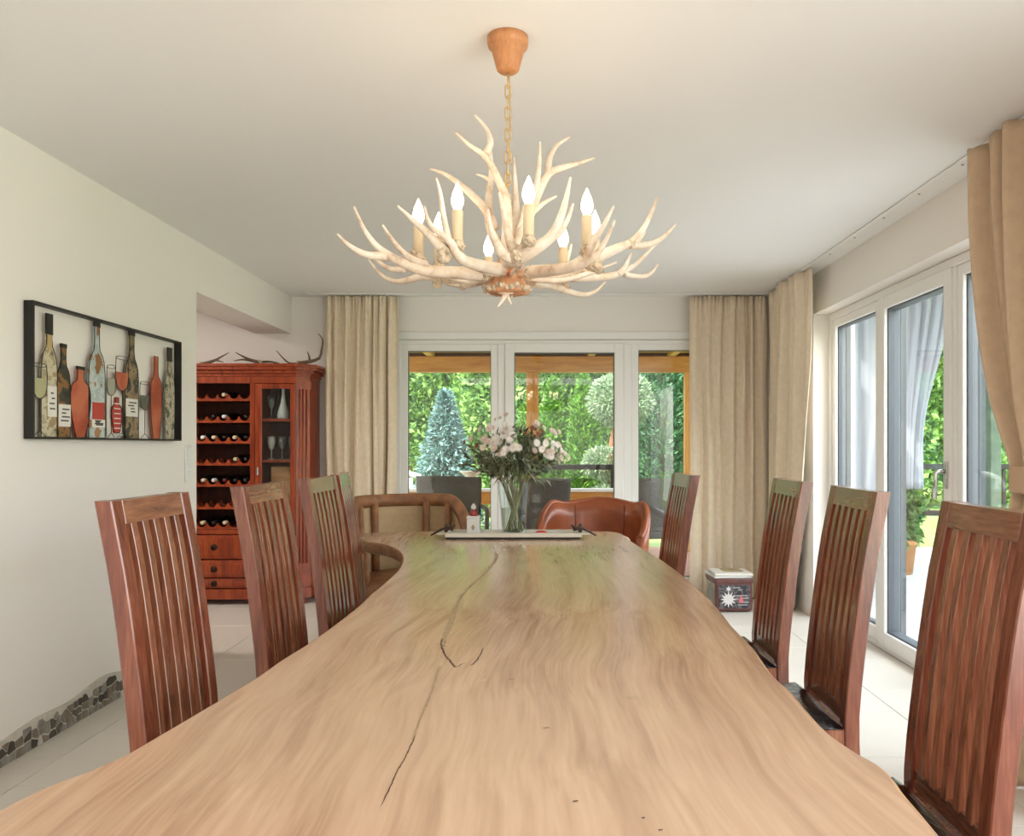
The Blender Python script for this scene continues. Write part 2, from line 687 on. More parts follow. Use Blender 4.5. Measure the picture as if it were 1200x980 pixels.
box(bm, -4.3, XL - 0.30, 1.7, 1.85, 0, ZC)
structure(obj('wall_hall', bm, M['wall']))

# window head ledge on the back wall
one('trim_1', M['upvc'], None, lambda b: bbox(b, B0 - 0.05, B1, 6.832, 6.849, 2.142, 2.205, 0.004))['kind'] = 'structure'


# stone mosaic baseboard with a wavy cap
def cap_z(y):
    return 0.118 + 0.016 * math.sin(y * 5.1 + 0.6) + 0.012 * math.sin(y * 11.3 + 1.0)


bm = BM()
N = 60
ys = [2.6 + (Y_OPEN - 2.6) * i / N for i in range(N + 1)]
poly = [(y, 0.0) for y in (ys[0], ys[-1])] + [(y, cap_z(y)) for y in reversed(ys)]
prism(bm, poly, lambda a, b: (XL + 0.0005, a, b + 0.0005), lambda a, b: (XL + 0.014, a, b + 0.0005))
M['mortar'] = plain('grey_mortar', rgb(200, 194, 182), 0.9, vary=0.1, scale=30)
base = structure(obj('baseboard_left', bm, M['mortar']))
M['stone'] = [plain('slate_%s' % n, c, 0.7, vary=0.25, scale=30, bump=0.3, bscale=60) for n, c in
              (('dark', rgb(74, 68, 60)), ('mid', rgb(98, 90, 80)), ('warm', rgb(128, 116, 102)), ('pale', rgb(140, 134, 124)))]


def clip_poly(poly, n, d):
    """Keep the side where n.p <= d."""
    out = []
    for i in range(len(poly)):
        a, b = poly[i], poly[(i + 1) % len(poly)]
        da, db = n[0] * a[0] + n[1] * a[1] - d, n[0] * b[0] + n[1] * b[1] - d
        if da <= 0:
            out.append(a)
        if (da < 0 < db) or (db < 0 < da):
            t = da / (da - db)
            out.append((a[0] + (b[0] - a[0]) * t, a[1] + (b[1] - a[1]) * t))
    return out


def crazy_cells(y0, y1, z0, z1, step, gap, r):
    pts = []
    y = y0
    while y < y1:
        z = z0 + step * 0.4
        while z < z1 + step:
            pts.append((y + r.uniform(-0.42, 0.42) * step, z + r.uniform(-0.36, 0.36) * step))
            z += step
        y += step
    cells = []
    for i, p in enumerate(pts):
        poly = [(p[0] - step, p[1] - step), (p[0] + step, p[1] - step), (p[0] + step, p[1] + step), (p[0] - step, p[1] + step)]
        for j, q in enumerate(pts):
            if i == j:
                continue
            dx, dy = q[0] - p[0], q[1] - p[1]
            dd = math.hypot(dx, dy)
            if dd > 2.6 * step or dd < 1e-6:
                continue
            n = (dx / dd, dy / dd)
            poly = clip_poly(poly, n, n[0] * (p[0] + q[0]) / 2 + n[1] * (p[1] + q[1]) / 2 - gap)
            if len(poly) < 3:
                break
        if len(poly) >= 3:
            cells.append((p, poly))
    return cells


for p, poly in crazy_cells(2.75, 4.97, 0, 0.15, 0.042, 0.0022, random.Random(4)):
    if p[1] > cap_z(p[0]) - 0.02 or p[1] < 0.004:
        continue
    poly = clip_poly(poly, (0, -1), -0.004)
    poly = clip_poly(poly, (0, 1), cap_z(p[0]) - 0.012)
    if len(poly) < 3:
        continue
    bm = BM()
    h = rng.uniform(0.002, 0.006)
    prism(bm, poly, lambda a, b: (XL + 0.012, a, b), lambda a, b: (XL + 0.014 + h, p[0] + (a - p[0]) * 0.92, p[1] + (b - p[1]) * 0.92))
    obj('stone', bm, rng.choice(M['stone']), base)


# ------------------------------------------------------------------ back glazing
def frame_rect(bm, x0, x1, z0, z1, t, y0, y1, tb=None):
    tb = t if tb is None else tb
    for a in ((x0, x0 + t, z0, z1), (x1 - t, x1, z0, z1), (x0 + t, x1 - t, z1 - t, z1), (x0 + t, x1 - t, z0, z0 + tb)):
        bbox(bm, a[0], a[1], y0, y1, a[2], a[3], 0.004)


win = thing('window_1', 'x', 'window')
for k in ('label', 'category'):
    del win[k]
win['kind'] = 'structure'
bm = BM()
bbox(bm, B0, B0 + 0.05, 6.86, 6.95, 0.0, BT - 0.002, 0.004)
bbox(bm, B1 - 0.05, B1, 6.86, 6.95, 0.0, BT - 0.002, 0.004)
bbox(bm, B0 + 0.05, B1 - 0.05, 6.86, 6.95, BT - 0.035, BT - 0.002, 0.004)
bbox(bm, B0 + 0.05, B1 - 0.05, 6.86, 6.95, 0.0, 0.05, 0.004)
obj('window_frame', bm, M['upvc'], win)
for (x0, x1) in ((-0.405, -0.345), (0.650, 0.715)):
    one('mullion', M['upvc'], win, bbox, x0, x1, 6.866, 6.95, 0.05, BT - 0.035, 0.004)
panes = ((-1.22, -0.405, 0.058, 0.05, BT - 0.035, 6.872), (-0.345, 0.650, 0.078, 0.05, BT - 0.03, 6.85), (0.715, 1.60, 0.06, 0.05, BT - 0.025, 6.872))
for (x0, x1, t, z0, z1, y0) in panes:
    bm = BM(); frame_rect(bm, x0, x1, z0, z1, t, y0, 6.94, 0.10)
    s = obj('sash', bm, M['upvc'], win)
    bm = BM(); frame_rect(bm, x0 + t - 0.004, x1 - t + 0.004, z0 + 0.096, z1 - t + 0.004, 0.010, y0 + 0.02, 6.92)
    obj('gasket', bm, M['gasket'], s)
    one('pane', M['glass'], s, box, x0 + t - 0.006, x1 - t + 0.006, 6.904, 6.910, z0 + 0.094, z1 - t + 0.006)

# ------------------------------------------------------------------ patio glazing on the right
pw = thing('window_2', 'x', 'window')
for k in ('label', 'category'):
    del pw[k]
pw['kind'] = 'structure'


def frame_rect_y(bm, y0, y1, z0, z1, t, x0, x1, tb=None):
    tb = t if tb is None else tb
    for a in ((y0, y0 + t, z0, z1), (y1 - t, y1, z0, z1), (y0 + t, y1 - t, z1 - t, z1), (y0 + t, y1 - t, z0, z0 + tb)):
        bbox(bm, x0, x1, a[0], a[1], a[2], a[3], 0.004)


bm = BM()
bbox(bm, 2.06, 2.16, R1 - 0.05, R1 - 0.002, 0, RT - 0.002, 0.004)
bbox(bm, 2.06, 2.16, R0 + 0.002, R0 + 0.05, 0, RT - 0.002, 0.004)
bbox(bm, 2.06, 2.16, R0 + 0.05, R1 - 0.05, RT - 0.05, RT - 0.002, 0.004)
bbox(bm, 2.06, 2.16, R0 + 0.05, R1 - 0.05, 0, 0.03, 0.004)
obj('window_frame', bm, M['upvc'], pw)
sashes = ((5.10, 5.93, 0.055, 2.072), (4.16, 5.05, 0.075, 2.052), (3.29, 4.13, 0.055, 2.072), (2.40, 3.24, 0.055, 2.072))
for (y0, y1, t, x0) in sashes:
    bm = BM(); frame_rect_y(bm, y0, y1, 0.03, RT - 0.05, t, x0, 2.15, 0.085)
    s = obj('sash', bm, M['upvc'], pw)
    bm = BM(); frame_rect_y(bm, y0 + t - 0.004, y1 - t + 0.004, 0.112, RT - 0.05 - t + 0.004, 0.012, x0 + 0.02, 2.148)
    obj('gasket', bm, M['gasket'], s)
    one('pane', M['glass'], s, box, 2.106, 2.112, y0 + t - 0.006, y1 - t + 0.006, 0.110, RT - 0.05 - t + 0.006)
for (y0, y1) in ((5.05, 5.10), (4.13, 4.16), (3.24, 3.29)):
    one('mullion', M['upvc'], pw, bbox, 2.064, 2.16, y0, y1, 0.03, RT - 0.05, 0.004)
# deep grey outer reveal that the panes look into
bm = BM()
for (y0, y1, t, x0) in sashes:
    box(bm, 2.152, 2.185, y1 - t - 0.004, y1 - t + 0.045, 0.05, RT - 0.03)
obj('outer_reveal', bm, M['greyframe'], pw)
bm = BM()
bbox(bm, 2.040, 2.053, 4.178, 4.208, 1.03, 1.17, 0.004)
tube(bm, [(2.046, 4.193, 1.12), (2.00, 4.193, 1.12), (1.992, 4.193, 1.11), (1.990, 4.195, 0.98)], 0.011, 8)
obj('handle', bm, M['chrome'], pw)

# frame of an unseen opening beside the camera, added to let in more daylight
pw2 = thing('added_window_3', 'x', 'window')
for k in ('label', 'category'):
    del pw2[k]
pw2['kind'] = 'structure'
bm = BM()
frame_rect_y(bm, -2.4, 1.25, 0.0, 2.35, 0.07, 2.06, 2.14)
obj('window_frame', bm, M['upvc'], pw2)

# curtain tracks in the ceiling
bm = BM()
bbox(bm, 1.80, 1.86, 1.4, 6.66, ZC - 0.012, ZC - 0.0005, 0.003)
trk = tag(obj('curtain_rail', bm, M['upvc']), 'white ceiling curtain rail running above the patio doors', 'curtain rail')
for k in range(8):
    one('rail_screw', M['gasket'], trk, lathe, [(0.0, -0.003), (0.006, -0.002), (0.006, 0.0)], 8, (1.83, 3.6 + 0.42 * k, ZC - 0.012))
bm = BM()
bbox(bm, -1.95, 1.86, 6.68, 6.74, ZC - 0.012, ZC - 0.0005, 0.003)
tag(obj('curtain_rail', bm, M['upvc']), 'white ceiling curtain rail above the glazing on the back wall', 'curtain rail')


# ------------------------------------------------------------------ curtains
def curtain(name, label, mat, base_fn, nrm, folds, amp, z0, z1, seed, nu=150, nv=40, group=None, head=0.09):
    r = random.Random(seed)
    ph = [r.uniform(0, 2 * PI) for _ in range(6)]
    bm = BM()
    grid = []
    for j in range(nv + 1):
        v = j / nv                     # 0 at the top
        z = z1 + (z0 - z1) * v
        row = []
        for i in range(nu + 1):
            u = i / nu
            uu = u + 0.018 * math.sin(2 * PI * 2.3 * u + ph[0]) + 0.012 * math.sin(2 * PI * 5.1 * u + ph[1] + 1.2 * v)
            a = amp(v, u)
            wide = smooth01(v / 0.55)
            uu += 0.030 * noise.noise(Vector((u * 4.0 + seed, v * 0.8, 1.7))) + 0.045 * noise.noise(Vector((u * 3.0, v * 2.2 + seed, 5.1)))
            am = 0.65 + 0.75 * abs(noise.noise(Vector((u * 5.0, seed * 1.3, v * 0.5))) * 1.6)
            d = a * am * ((1 - 0.35 * wide) * math.sin(2 * PI * folds * uu + ph[2]) + (0.35 + 0.45 * wide) * math.sin(2 * PI * folds * 0.52 * uu + ph[3] + 1.1 * v) + 0.25 * math.sin(2 * PI * folds * 2.1 * uu + ph[4]) * (1 - wide))
            d += 0.006 * noise.noise(Vector((u * 11, v * 5, seed)))
            if v < head:
                d += 0.012 * math.sin(2 * PI * folds * 2.6 * u + ph[5]) * (1 - v / head)
            p = Vector(base_fn(u, v)) + Vector(nrm) * d
            zz = z
            if j == 0:
                zz = z + 0.004 * math.sin(2 * PI * folds * 3 * u)
            row.append(bm.verts.new((p.x, p.y, zz)))
        grid.append(row)
    for j in range(nv):
        for i in range(nu):
            f = bm.faces.new((grid[j][i], grid[j][i + 1], grid[j + 1][i + 1], grid[j + 1][i]))
            f.smooth = True
    me = bpy.data.meshes.new(name)
    bm.to_mesh(me)
    bm.free()
    me.materials.append(mat)
    o = bpy.data.objects.new(name, me)
    COL.objects.link(o)
    md = o.modifiers.new('thickness', 'SOLIDIFY')
    md.thickness = 0.005
    tag(o, label, 'curtain', group)
    return o


curtain('curtain', 'beige linen curtain on the back wall beside the red wooden wine cabinet', M['linen'],
        lambda u, v: (-1.80 + u * (0.59 - 0.02 * v), 6.715, 0), (0, 1, 0), 8, lambda v, u: 0.022 + 0.014 * min(1, v * 3), 0.012, 2.478, 3)
curtain('curtain', 'beige linen curtain on the back wall behind the vintage tin box', M['linen'],
        lambda u, v: (1.18 + u * 0.63, 6.715, 0), (0, 1, 0), 7, lambda v, u: 0.020 + 0.014 * min(1, v * 3), 0.012, 2.478, 8)


def corner_fn(u, v):
    # from the corner along the side rail towards the camera, drawn back to the wall lower down
    s = min(1.0, max(0.0, v))
    yend = 5.62 + 0.60 * s ** 1.15
    yb = 6.70
    x = 1.835 - 0.045 * math.sin(PI * u) * (1 - 0.3 * s) + 0.05 * s * u
    return (x, yb + (yend - yb) * u, 0)


curtain('curtain', 'beige linen curtain at the far end of the patio doors, hanging into the corner', M['linen'],
        corner_fn, (1, 0, 0), 6, lambda v, u: 0.022 + 0.006 * v, 0.012, 2.478, 15)


def near_fn(u, v):
    # tied back at z = 1.13 (v about .545)
    vt = 0.545
    lead_top, lead_tie, lead_bot = 3.42, 3.10, 3.13
    back_top, back_tie, back_bot = 2.45, 2.86, 2.72
    if v < vt:
        s = v / vt
        e = s ** 1.9
        lead = lead_top + (lead_tie - lead_top) * (0.15 * s + 0.85 * e)
        back = back_top + (back_tie - back_top) * e
    else:
        s = (v - vt) / (1 - vt)
        lead = lead_tie + (lead_bot - lead_tie) * min(1, s * 2)
        back = back_tie + (back_bot - back_tie) * min(1, s * 2)
    return (1.80, lead + (back - lead) * u, 0)


nc = curtain('curtain', 'tan velour curtain tied back in front of the nearest patio door', M['linen_tan'],
             near_fn, (1, 0, 0), 6.5, lambda v, u: 0.050 * (1 - 0.55 * math.exp(-((v - 0.545) / 0.10) ** 2)), 0.012, 2.484, 21, nu=190, nv=60)
# band round the gathered cloth
bm = BM()
ring = []
cx, cy = 1.80, 2.985
for k in range(28):
    a = 2 * PI * k / 28
    ring.append((cx + 0.055 * math.copysign(abs(math.cos(a)) ** 0.6, math.cos(a)), cy + 0.150 * math.copysign(abs(math.sin(a)) ** 0.6, math.sin(a))))
prev = None
rows = []
for zz in (1.075, 1.085, 1.165, 1.175):
    s = 1.0 if zz in (1.085, 1.165) else 0.97
    rows.append([bm.verts.new((cx + (x - cx) * s, cy + (y - cy) * s, zz)) for x, y in ring])
for a, b in zip(rows, rows[1:]):
    for k in range(28):
        f = bm.faces.new((a[k], a[(k + 1) % 28], b[(k + 1) % 28], b[k]))
        f.smooth = True
tb = obj('tie_band', bm, M['linen_band'], nc)
tb.modifiers.new('thickness', 'SOLIDIFY').thickness = 0.004

# ------------------------------------------------------------------ live-edge table
TZ = 0.77
left_px = [(0, 946.7), (106.7, 901), (146.7, 882.7), (200, 852), (253, 821), (298.7, 793.5), (335, 769), (372, 745.7), (416, 712.7), (434, 696), (447, 685.5), (466.7, 666.7), (471, 653), (463, 643.5), (447, 637.5), (431, 635.2)]
far_px = [(417, 629), (425, 625), (465, 623.6), (510, 622.8), (600, 622.5), (680, 622.7), (716, 623.2)]
right_px = [(731, 626.5), (737, 632), (748, 639), (776.7, 656.7), (804, 677), (833, 702.7), (860, 735), (882.5, 758), (905, 789), (927, 809.5), (963, 850), (999, 877), (1030.7, 895), (1048.7, 913), (1062, 931), (1102.6, 978)]


def ground_pt(px, py, z):
    Y = (CAM_H - z) * F / (py - 523)
    return ((px - 640) / F * Y, Y)


outl = [(-0.80, 0.30), (-0.775, 0.65)] + [ground_pt(x, y, TZ) for x, y in left_px]
n_left = len(outl)
outl += [ground_pt(x, y, TZ) for x, y in far_px] + [ground_pt(x, y, TZ) for x, y in right_px]
outl += [(0.46, 0.7), (0.43, 0.30)]
# resample smoothly
res = []
q = smooth_path([Vector((x, y, 0)) for x, y in outl], 260)
cen = Vector((0, 2.4, 0))
ring_pts = [(p.x, p.y) for p in q]


def offset_ring(pts, d, wob=0.0, seed=0):
    n = len(pts)
    out = []
    for i in range(n):
        a, b = Vector(pts[(i - 2) % n]), Vector(pts[(i + 2) % n])
        t = (b - a)
        if t.length < 1e-9:
            t = Vector((1, 0))
        t.normalize()
        nrm = Vector((-t.y, t.x))           # outline runs clockwise: this points outwards on the left side
        p = Vector(pts[i])
        w = wob * noise.noise(Vector((p.x * 9, p.y * 9, seed)))
        out.append((p.x + nrm.x * (d + w), p.y + nrm.y * (d + w)))
    return out


bm = BM()
levels = [(TZ, -0.008, 0.0), (TZ - 0.004, -0.001, 0.001), (TZ - 0.012, 0.002, 0.003), (TZ - 0.030, 0.004, 0.008), (TZ - 0.048, -0.006, 0.010), (TZ - 0.062, -0.022, 0.008)]
rings = []
for z, d, w in levels:
    rings.append([bm.verts.new((x, y, z)) for x, y in offset_ring(ring_pts, d, w, z * 30)])
n = len(ring_pts)
edge_faces = []
for a, b in zip(rings, rings[1:]):
    for k in range(n):
        f = bm.faces.new((a[k], a[(k + 1) % n], b[(k + 1) % n], b[k]))
        f.smooth = True
        edge_faces.append(f)
bm.faces.new(rings[0])
bm.faces.new(list(reversed(rings[-1])))
for f in edge_faces:
    f.material_index = 1
bmesh.ops.triangulate(bm, faces=[f for f in bm.faces if len(f.verts) > 4])
table = thing('dining_table', 'long live-edge wooden slab dining table in the middle of the room', 'table', (0, 2.4, 0))


def to_table(o):
    o.parent = table
    o.matrix_parent_inverse = Matrix.Translation((0, -2.4, 0))
    return o


tt = to_table(obj('table_top', bm, M['table']))
tt.data.materials.append(M['bark'])
# cracks and mineral vein lying in the surface
TS = lambda zx, zy: (400 + zx / 2.722, 620 + zy / 2.722)


def ribbon(name, zp, w, mat, dz, seed):
    pts = [Vector(ground_pt(*TS(x, y), TZ) + (0,)) for x, y in zp]
    q = smooth_path(pts, len(pts) * 9)
    bm = BM()
    r = random.Random(seed)
    prev = None
    m = len(q)
    for i, p in enumerate(q):
        t = q[min(i + 1, m - 1)] - q[max(i - 1, 0)]
        t.normalize()
        nn = Vector((-t.y, t.x, 0))
        ww = w * (0.55 + 0.9 * abs(noise.noise(Vector((i * 0.31, seed, 0))))) * min(1, i / 4 + 0.05, (m - 1 - i) / 4 + 0.05)
        j = nn * noise.noise(Vector((i * 0.5, seed * 3.1, 2))) * w * 1.3
        a = bm.verts.new(p + j + nn * ww + Vector((0, 0, TZ + dz)))
        b = bm.verts.new(p + j - nn * ww + Vector((0, 0, TZ + dz)))
        if prev:
            bm.faces.new((prev[0], a, b, prev[1]))
        prev = (a, b)
    o = obj(name, bm, mat)
    if o.data.polygons and o.data.polygons[0].normal.z < 0:
        o.data.flip_normals()
    return to_table(o)


ribbon('mineral_vein', [(488, 72), (494, 92), (470, 128), (430, 165), (385, 212), (362, 255), (350, 300), (325, 355), (322, 385)], 0.0085, M['vein'], 0.0006, 1)
ribbon('mineral_vein', [(316, 430), (300, 480), (275, 550), (245, 625), (222, 690)], 0.003, M['vein'], 0.0006, 2)
ribbon('crack', [(322, 350), (320, 372), (330, 402), (345, 418), (364, 441), (385, 432), (398, 430)], 0.0022, M['crack'], 0.0009, 3)
ribbon('crack', [(411, 436), (425, 428), (440, 408), (448, 392), (452, 378)], 0.0020, M['crack'], 0.0009, 4)
ribbon('crack', [(236, 660), (218, 700), (200, 738), (182, 768), (160, 815), (125, 890)], 0.0012, M['crack'], 0.0009, 5)
for (zx, zy, dx) in ((448, 484, 16), (545, 481, 10), (925, 540, 16), (653, 636, 12), (747, 870, 10), (963, 923, 5), (1018, 962, 8), (715, 115, 10), (705, 152, 22)):
    ribbon('knot_mark', [(zx - dx, zy + 1), (zx, zy), (zx + dx, zy - 1)], 0.0022, M['vein' if dx > 12 else 'crack'], 0.0009, zx)
# bark end of a branch stub at the far right corner
bm = BM()
lathe(bm, [(0.0, -0.012), (0.026, -0.012), (0.031, 0.0), (0.026, 0.03), (0.0, 0.05)], 14, (0.415, 4.33, 0.742), 'Y')
to_table(obj('branch_stub', bm, plain('pale_stub', rgb(222, 200, 174), 0.6, vary=0.1, scale=40)))
for (cx, cy) in ((-0.08, 1.25), (-0.05, 3.12)):
    bm = BM()
    for s in (-1, 1):
        pts = [(cx + s * 0.26, cy, 0.0), (cx + s * 0.20, cy, 0.35), (cx + s * 0.24, cy, 0.712)]
        tube(bm, smooth_path(pts, 8), taper(9, 0.085, 0.075), 10)
    bbox(bm, cx - 0.3, cx + 0.3, cy - 0.05, cy + 0.05, 0.30, 0.38, 0.01)
    to_table(obj('trestle', bm, M['bark']))

# ------------------------------------------------------------------ high-back dining chairs
CURVE = [(0.0, 0.035), (0.20, 0.012), (0.40, 0.001), (0.47, 0.0), (0.52, 0.003), (0.66, 0.018), (0.85, 0.042), (0.99, 0.064), (1.12, 0.092)]


def back_x(z):
    for (z0, x0), (z1, x1) in zip(CURVE, CURVE[1:]):
        if z <= z1:
            t = (z - z0) / (z1 - z0)
            return -(x0 + (x1 - x0) * t)
    return -CURVE[-1][1]


def swept(bm, y0, y1, z0, z1, depth, n=14, inset=0.0, bev=0.003):
    """A bar that follows the chair's bowed back; face at back_x - inset, going back by depth."""
    rows = []
    for i in range(n + 1):
        z = z0 + (z1 - z0) * i / n
        xf = sum(back_x(z + d) for d in (-0.03, 0, 0.03)) / 3 - inset
        xb = xf - depth
        rows.append([bm.verts.new(p) for p in ((xf, y0 + bev, z), (xf, y1 - bev, z), (xf - bev, y1, z), (xb + bev, y1, z), (xb, y1 - bev, z), (xb, y0 + bev, z), (xb + bev, y0, z), (xf - bev, y0, z))])
    for a, b in zip(rows, rows[1:]):
        for k in range(8):
            bm.faces.new((a[k], a[(k + 1) % 8], b[(k + 1) % 8], b[k]))
    bm.faces.new(list(reversed(rows[0])))
    bm.faces.new(rows[-1])


def make_chair(label):
    W2 = 0.20
    t = thing('dining_chair', label, 'chair', group='high-back dining chairs around the slab table')
    for s in (-1, 1):
        y0, y1 = (W2 - 0.048, W2) if s > 0 else (-W2, -W2 + 0.048)
        one('stile', M['chair_edge'], t, swept, y0, y1, 0.0, 1.12, 0.042)
    one('crest_rail', M['chair_crest'], t, swept, -W2 + 0.0485, W2 - 0.0485, 1.062, 1.119, 0.038, 3, 0.001)
    one('lower_rail', M['chair_crest'], t, swept, -W2 + 0.048, W2 - 0.048, 0.455, 0.50, 0.03, 2, 0.006)
    inner = 2 * (W2 - 0.048)
    gap = (inner - 5 * 0.028) / 6
    for k in range(5):
        y0 = -W2 + 0.048 + gap * (k + 1) + 0.028 * k
        one('slat', M['chair_wood'], t, swept, y0, y0 + 0.028, 0.495, 1.066, 0.036, 12, 0.003, 0.0015)
    bm = BM()
    bbox(bm, 0.0, 0.42, -0.20, -0.165, 0.385, 0.445, 0.003)
    bbox(bm, 0.0, 0.42, 0.165, 0.20, 0.385, 0.445, 0.003)
    bbox(bm, 0.385, 0.42, -0.165, 0.165, 0.385, 0.445, 0.003)
    bbox(bm, -0.03, 0.0, -0.152, 0.152, 0.385, 0.445, 0.003)
    obj('seat_frame', bm, M['chair_wood'], t)
    # padded seat
    bm = BM()
    nx = ny = 14
    top = []
    for i in range(nx + 1):
        row = []
        for j in range(ny + 1):
            u, v = i / nx, j / ny
            e = min(u, 1 - u, v, 1 - v)
            h = 0.447 + 0.036 * (1 - (1 - min(1, e / 0.22)) ** 2.2) + 0.0035 * math.sin(u * 19 + v * 6) * (1 if e > 0.02 else 0)
            row.append(bm.verts.new((0.003 + 0.425 * u, -0.205 + 0.41 * v, h)))
        top.append(row)
    for i in range(nx):
        for j in range(ny):
            f = bm.faces.new((top[i][j], top[i + 1][j], top[i + 1][j + 1], top[i][j + 1]))
            f.smooth = True
    rim = [top[i][0] for i in range(nx + 1)] + [top[nx][j] for j in range(1, ny + 1)] + [top[i][ny] for i in range(nx - 1, -1, -1)] + [top[0][j] for j in range(ny - 1, 0, -1)]
    low = [bm.verts.new((v.co.x, v.co.y, 0.4455)) for v in rim]
    m = len(rim)
    for k in range(m):
        bm.faces.new((rim[k], rim[(k + 1) % m], low[(k + 1) % m], low[k]))
    bm.faces.new(low)
    obj('seat', bm, M['leather_black'], t)
    for s in (-1, 1):
        bm = BM()
        y = s * 0.178
        vs = []
        for z, h in ((0.0, 0.016), (0.385, 0.022)):
            vs.append([bm.verts.new((0.395 + a * h, y + b * h, z)) for a, b in ((-1, -1), (1, -1), (1, 1), (-1, 1))])
        for k in range(4):
            bm.faces.new((vs[0][k], vs[0][(k + 1) % 4], vs[1][(k + 1) % 4], vs[1][k]))
        bm.faces.new(list(reversed(vs[0]))); bm.faces.new(vs[1])
        obj('leg', bm, M['chair_wood'], t)
        one('stretcher', M['chair_wood'], t, bbox, -0.015, 0.378, y - 0.011, y + 0.011, 0.16, 0.195, 0.002)
    return t


def chair_at(p_near, p_far, side):
    """Origin and rotation from the top front line of the back, near to far."""
    a, b = Vector(p_near), Vector(p_far)
    mid = (a + b) / 2
    d = (b - a).normalized()
    nrm = Vector((d.y, -d.x)) if side == 'L' else Vector((-d.y, d.x))
    o = mid + nrm * 0.092
    return (o.x, o.y, 0), math.atan2(nrm.y, nrm.x)


chairs = [
    ('L', (-1.027, 1.93), (-1.018, 2.33), 'reddish wooden slat-back dining chair standing beside the wine-bottle wall art'),
    ('L', (-0.974, 2.62), (-0.9626, 3.02), 'reddish wooden slat-back dining chair in front of the wine rack shelves and drawers'),
    ('L', (-0.942, 3.22), (-0.930, 3.62), 'reddish wooden slat-back dining chair in front of the glass door of the cabinet'),
    ('L', (-0.935, 3.70), (-0.985, 4.08), 'turned wooden slat-back dining chair nearest the wood-framed armchair'),
    ('R', (0.930, 1.555), (0.942, 1.945), 'wooden slat-back dining chair in front of the tied-back tan curtain'),
    ('R', (0.940, 2.33), (0.948, 2.72), 'wooden slat-back dining chair with black seat in front of the middle patio door'),
    ('R', (0.931, 2.98), (0.937, 3.37), 'wooden slat-back dining chair in front of the corner curtain right of the tin box'),
    ('R', (0.643, 3.63), (0.622, 4.02), 'wooden slat-back dining chair nearest the rust leather armchair'),
]
proto = None
for side, a, b, lab in chairs:
    loc, rz = chair_at(a, b, side)
    if proto is None:
        proto = make_chair(lab)
        proto.location = loc
        proto.rotation_euler = (0, 0, rz)
    else:
        dup(proto, loc, rz, lab)

# ------------------------------------------------------------------ the two armchairs beyond the table
M['hide'] = plain('worn_brown_hide', rgb(138, 92, 58), 0.55, vary=0.35, scale=14, bump=0.2, bscale=40)
M['beige_panel'] = plain('beige_cloth_panel', rgb(180, 152, 116), 0.9, vary=0.06, scale=40, bump=0.15, bscale=200)
M['rust_leather'] = plain('rust_leather', rgb(148, 74, 38), 0.36, vary=0.28, scale=7, bump=0.12, bscale=60, coat=0.2)
M['rust_dark'] = plain('rust_leather_dark', rgb(110, 54, 28), 0.5, vary=0.2, scale=10)


def shell(bm, ang0, ang1, rx, ry, z0, ztop, thick, n=40, lean=0.05, rows=6):
    """Curved upright panel, open at the front (-Y): angle measured from +X; 90 deg is the middle of the back."""
    gi, go = [], []
    for i in range(n + 1):
        a = ang0 + (ang1 - ang0) * i / n
        zt = ztop(a)
        ci, co = [], []
        for j in range(rows + 1):
            z = z0 + (zt - z0) * j / rows
            k = 1 + lean * (z - z0)
            ci.append(bm.verts.new((rx * k * math.cos(a), ry * k * math.sin(a), z)))
            co.append(bm.verts.new(((rx + thick) * k * math.cos(a), (ry + thick) * k * math.sin(a), z)))
        gi.append(ci); go.append(co)
    for i in range(n):
        for j in range(rows):
            f = bm.faces.new((gi[i][j], gi[i + 1][j], gi[i + 1][j + 1], gi[i][j + 1])); f.smooth = True
            f = bm.faces.new((go[i][j], go[i][j + 1], go[i + 1][j + 1], go[i + 1][j])); f.smooth = True
        bm.faces.new((gi[i][rows], gi[i + 1][rows], go[i + 1][rows], go[i][rows]))
        bm.faces.new((gi[i][0], go[i][0], go[i + 1][0], gi[i + 1][0]))
    for i in (0, n):
        for j in range(rows):
            bm.faces.new((gi[i][j], gi[i][j + 1], go[i][j + 1], go[i][j]))




def arm_profile(zb, zf, start):
    def f(a):
        d = abs(math.degrees(a) - 90)
        return zb + (zf - zb) * smooth01((d - start) / (115 - start))
    return f


# wood-and-hide framed armchair
ac = thing('armchair', 'worn brown wood-framed armchair with beige back panel at the far left table corner', 'armchair', (-0.83, 5.06, 0), math.radians(24))
A0, A1 = math.radians(-22), math.radians(202)
prof = arm_profile(0.905, 0.64, 52)
bm = BM(); shell(bm, A0, A1, 0.335, 0.31, 0.40, lambda a: prof(a) - 0.03, 0.022, 44, 0.12)
obj('back_panel', bm, M['beige_panel'], ac)
path = []
for i in range(45):
    a = A0 + (A1 - A0) * i / 44
    z = prof(a)
    k = 1 + 0.12 * (z - 0.4)
    path.append(((0.335 + 0.011) * k * math.cos(a), (0.31 + 0.011) * k * math.sin(a), z - 0.008))
bm = BM(); tube(bm, path, 0.052, 10, True, (0.8, 0.85))
obj('top_rail', bm, M['hide'], ac)
for deg in (-20, 32, 60, 121, 150, 200):
    a = math.radians(deg)
    zt = prof(a) - 0.02
    pts = []
    for z in (0.36, zt):
        k = 1 + 0.12 * (z - 0.4)
        pts.append((0.318 * k * math.cos(a), 0.294 * k * math.sin(a), z))
    bm = BM(); tube(bm, pts, 0.024, 8)
    obj('post', bm, M['hide'], ac)
bm = BM()
lathe(bm, [(0.0, 0.33), (0.30, 0.33), (0.335, 0.36), (0.335, 0.42), (0.30, 0.455), (0.0, 0.47)], 28)
obj('seat', bm, M['hide'], ac)
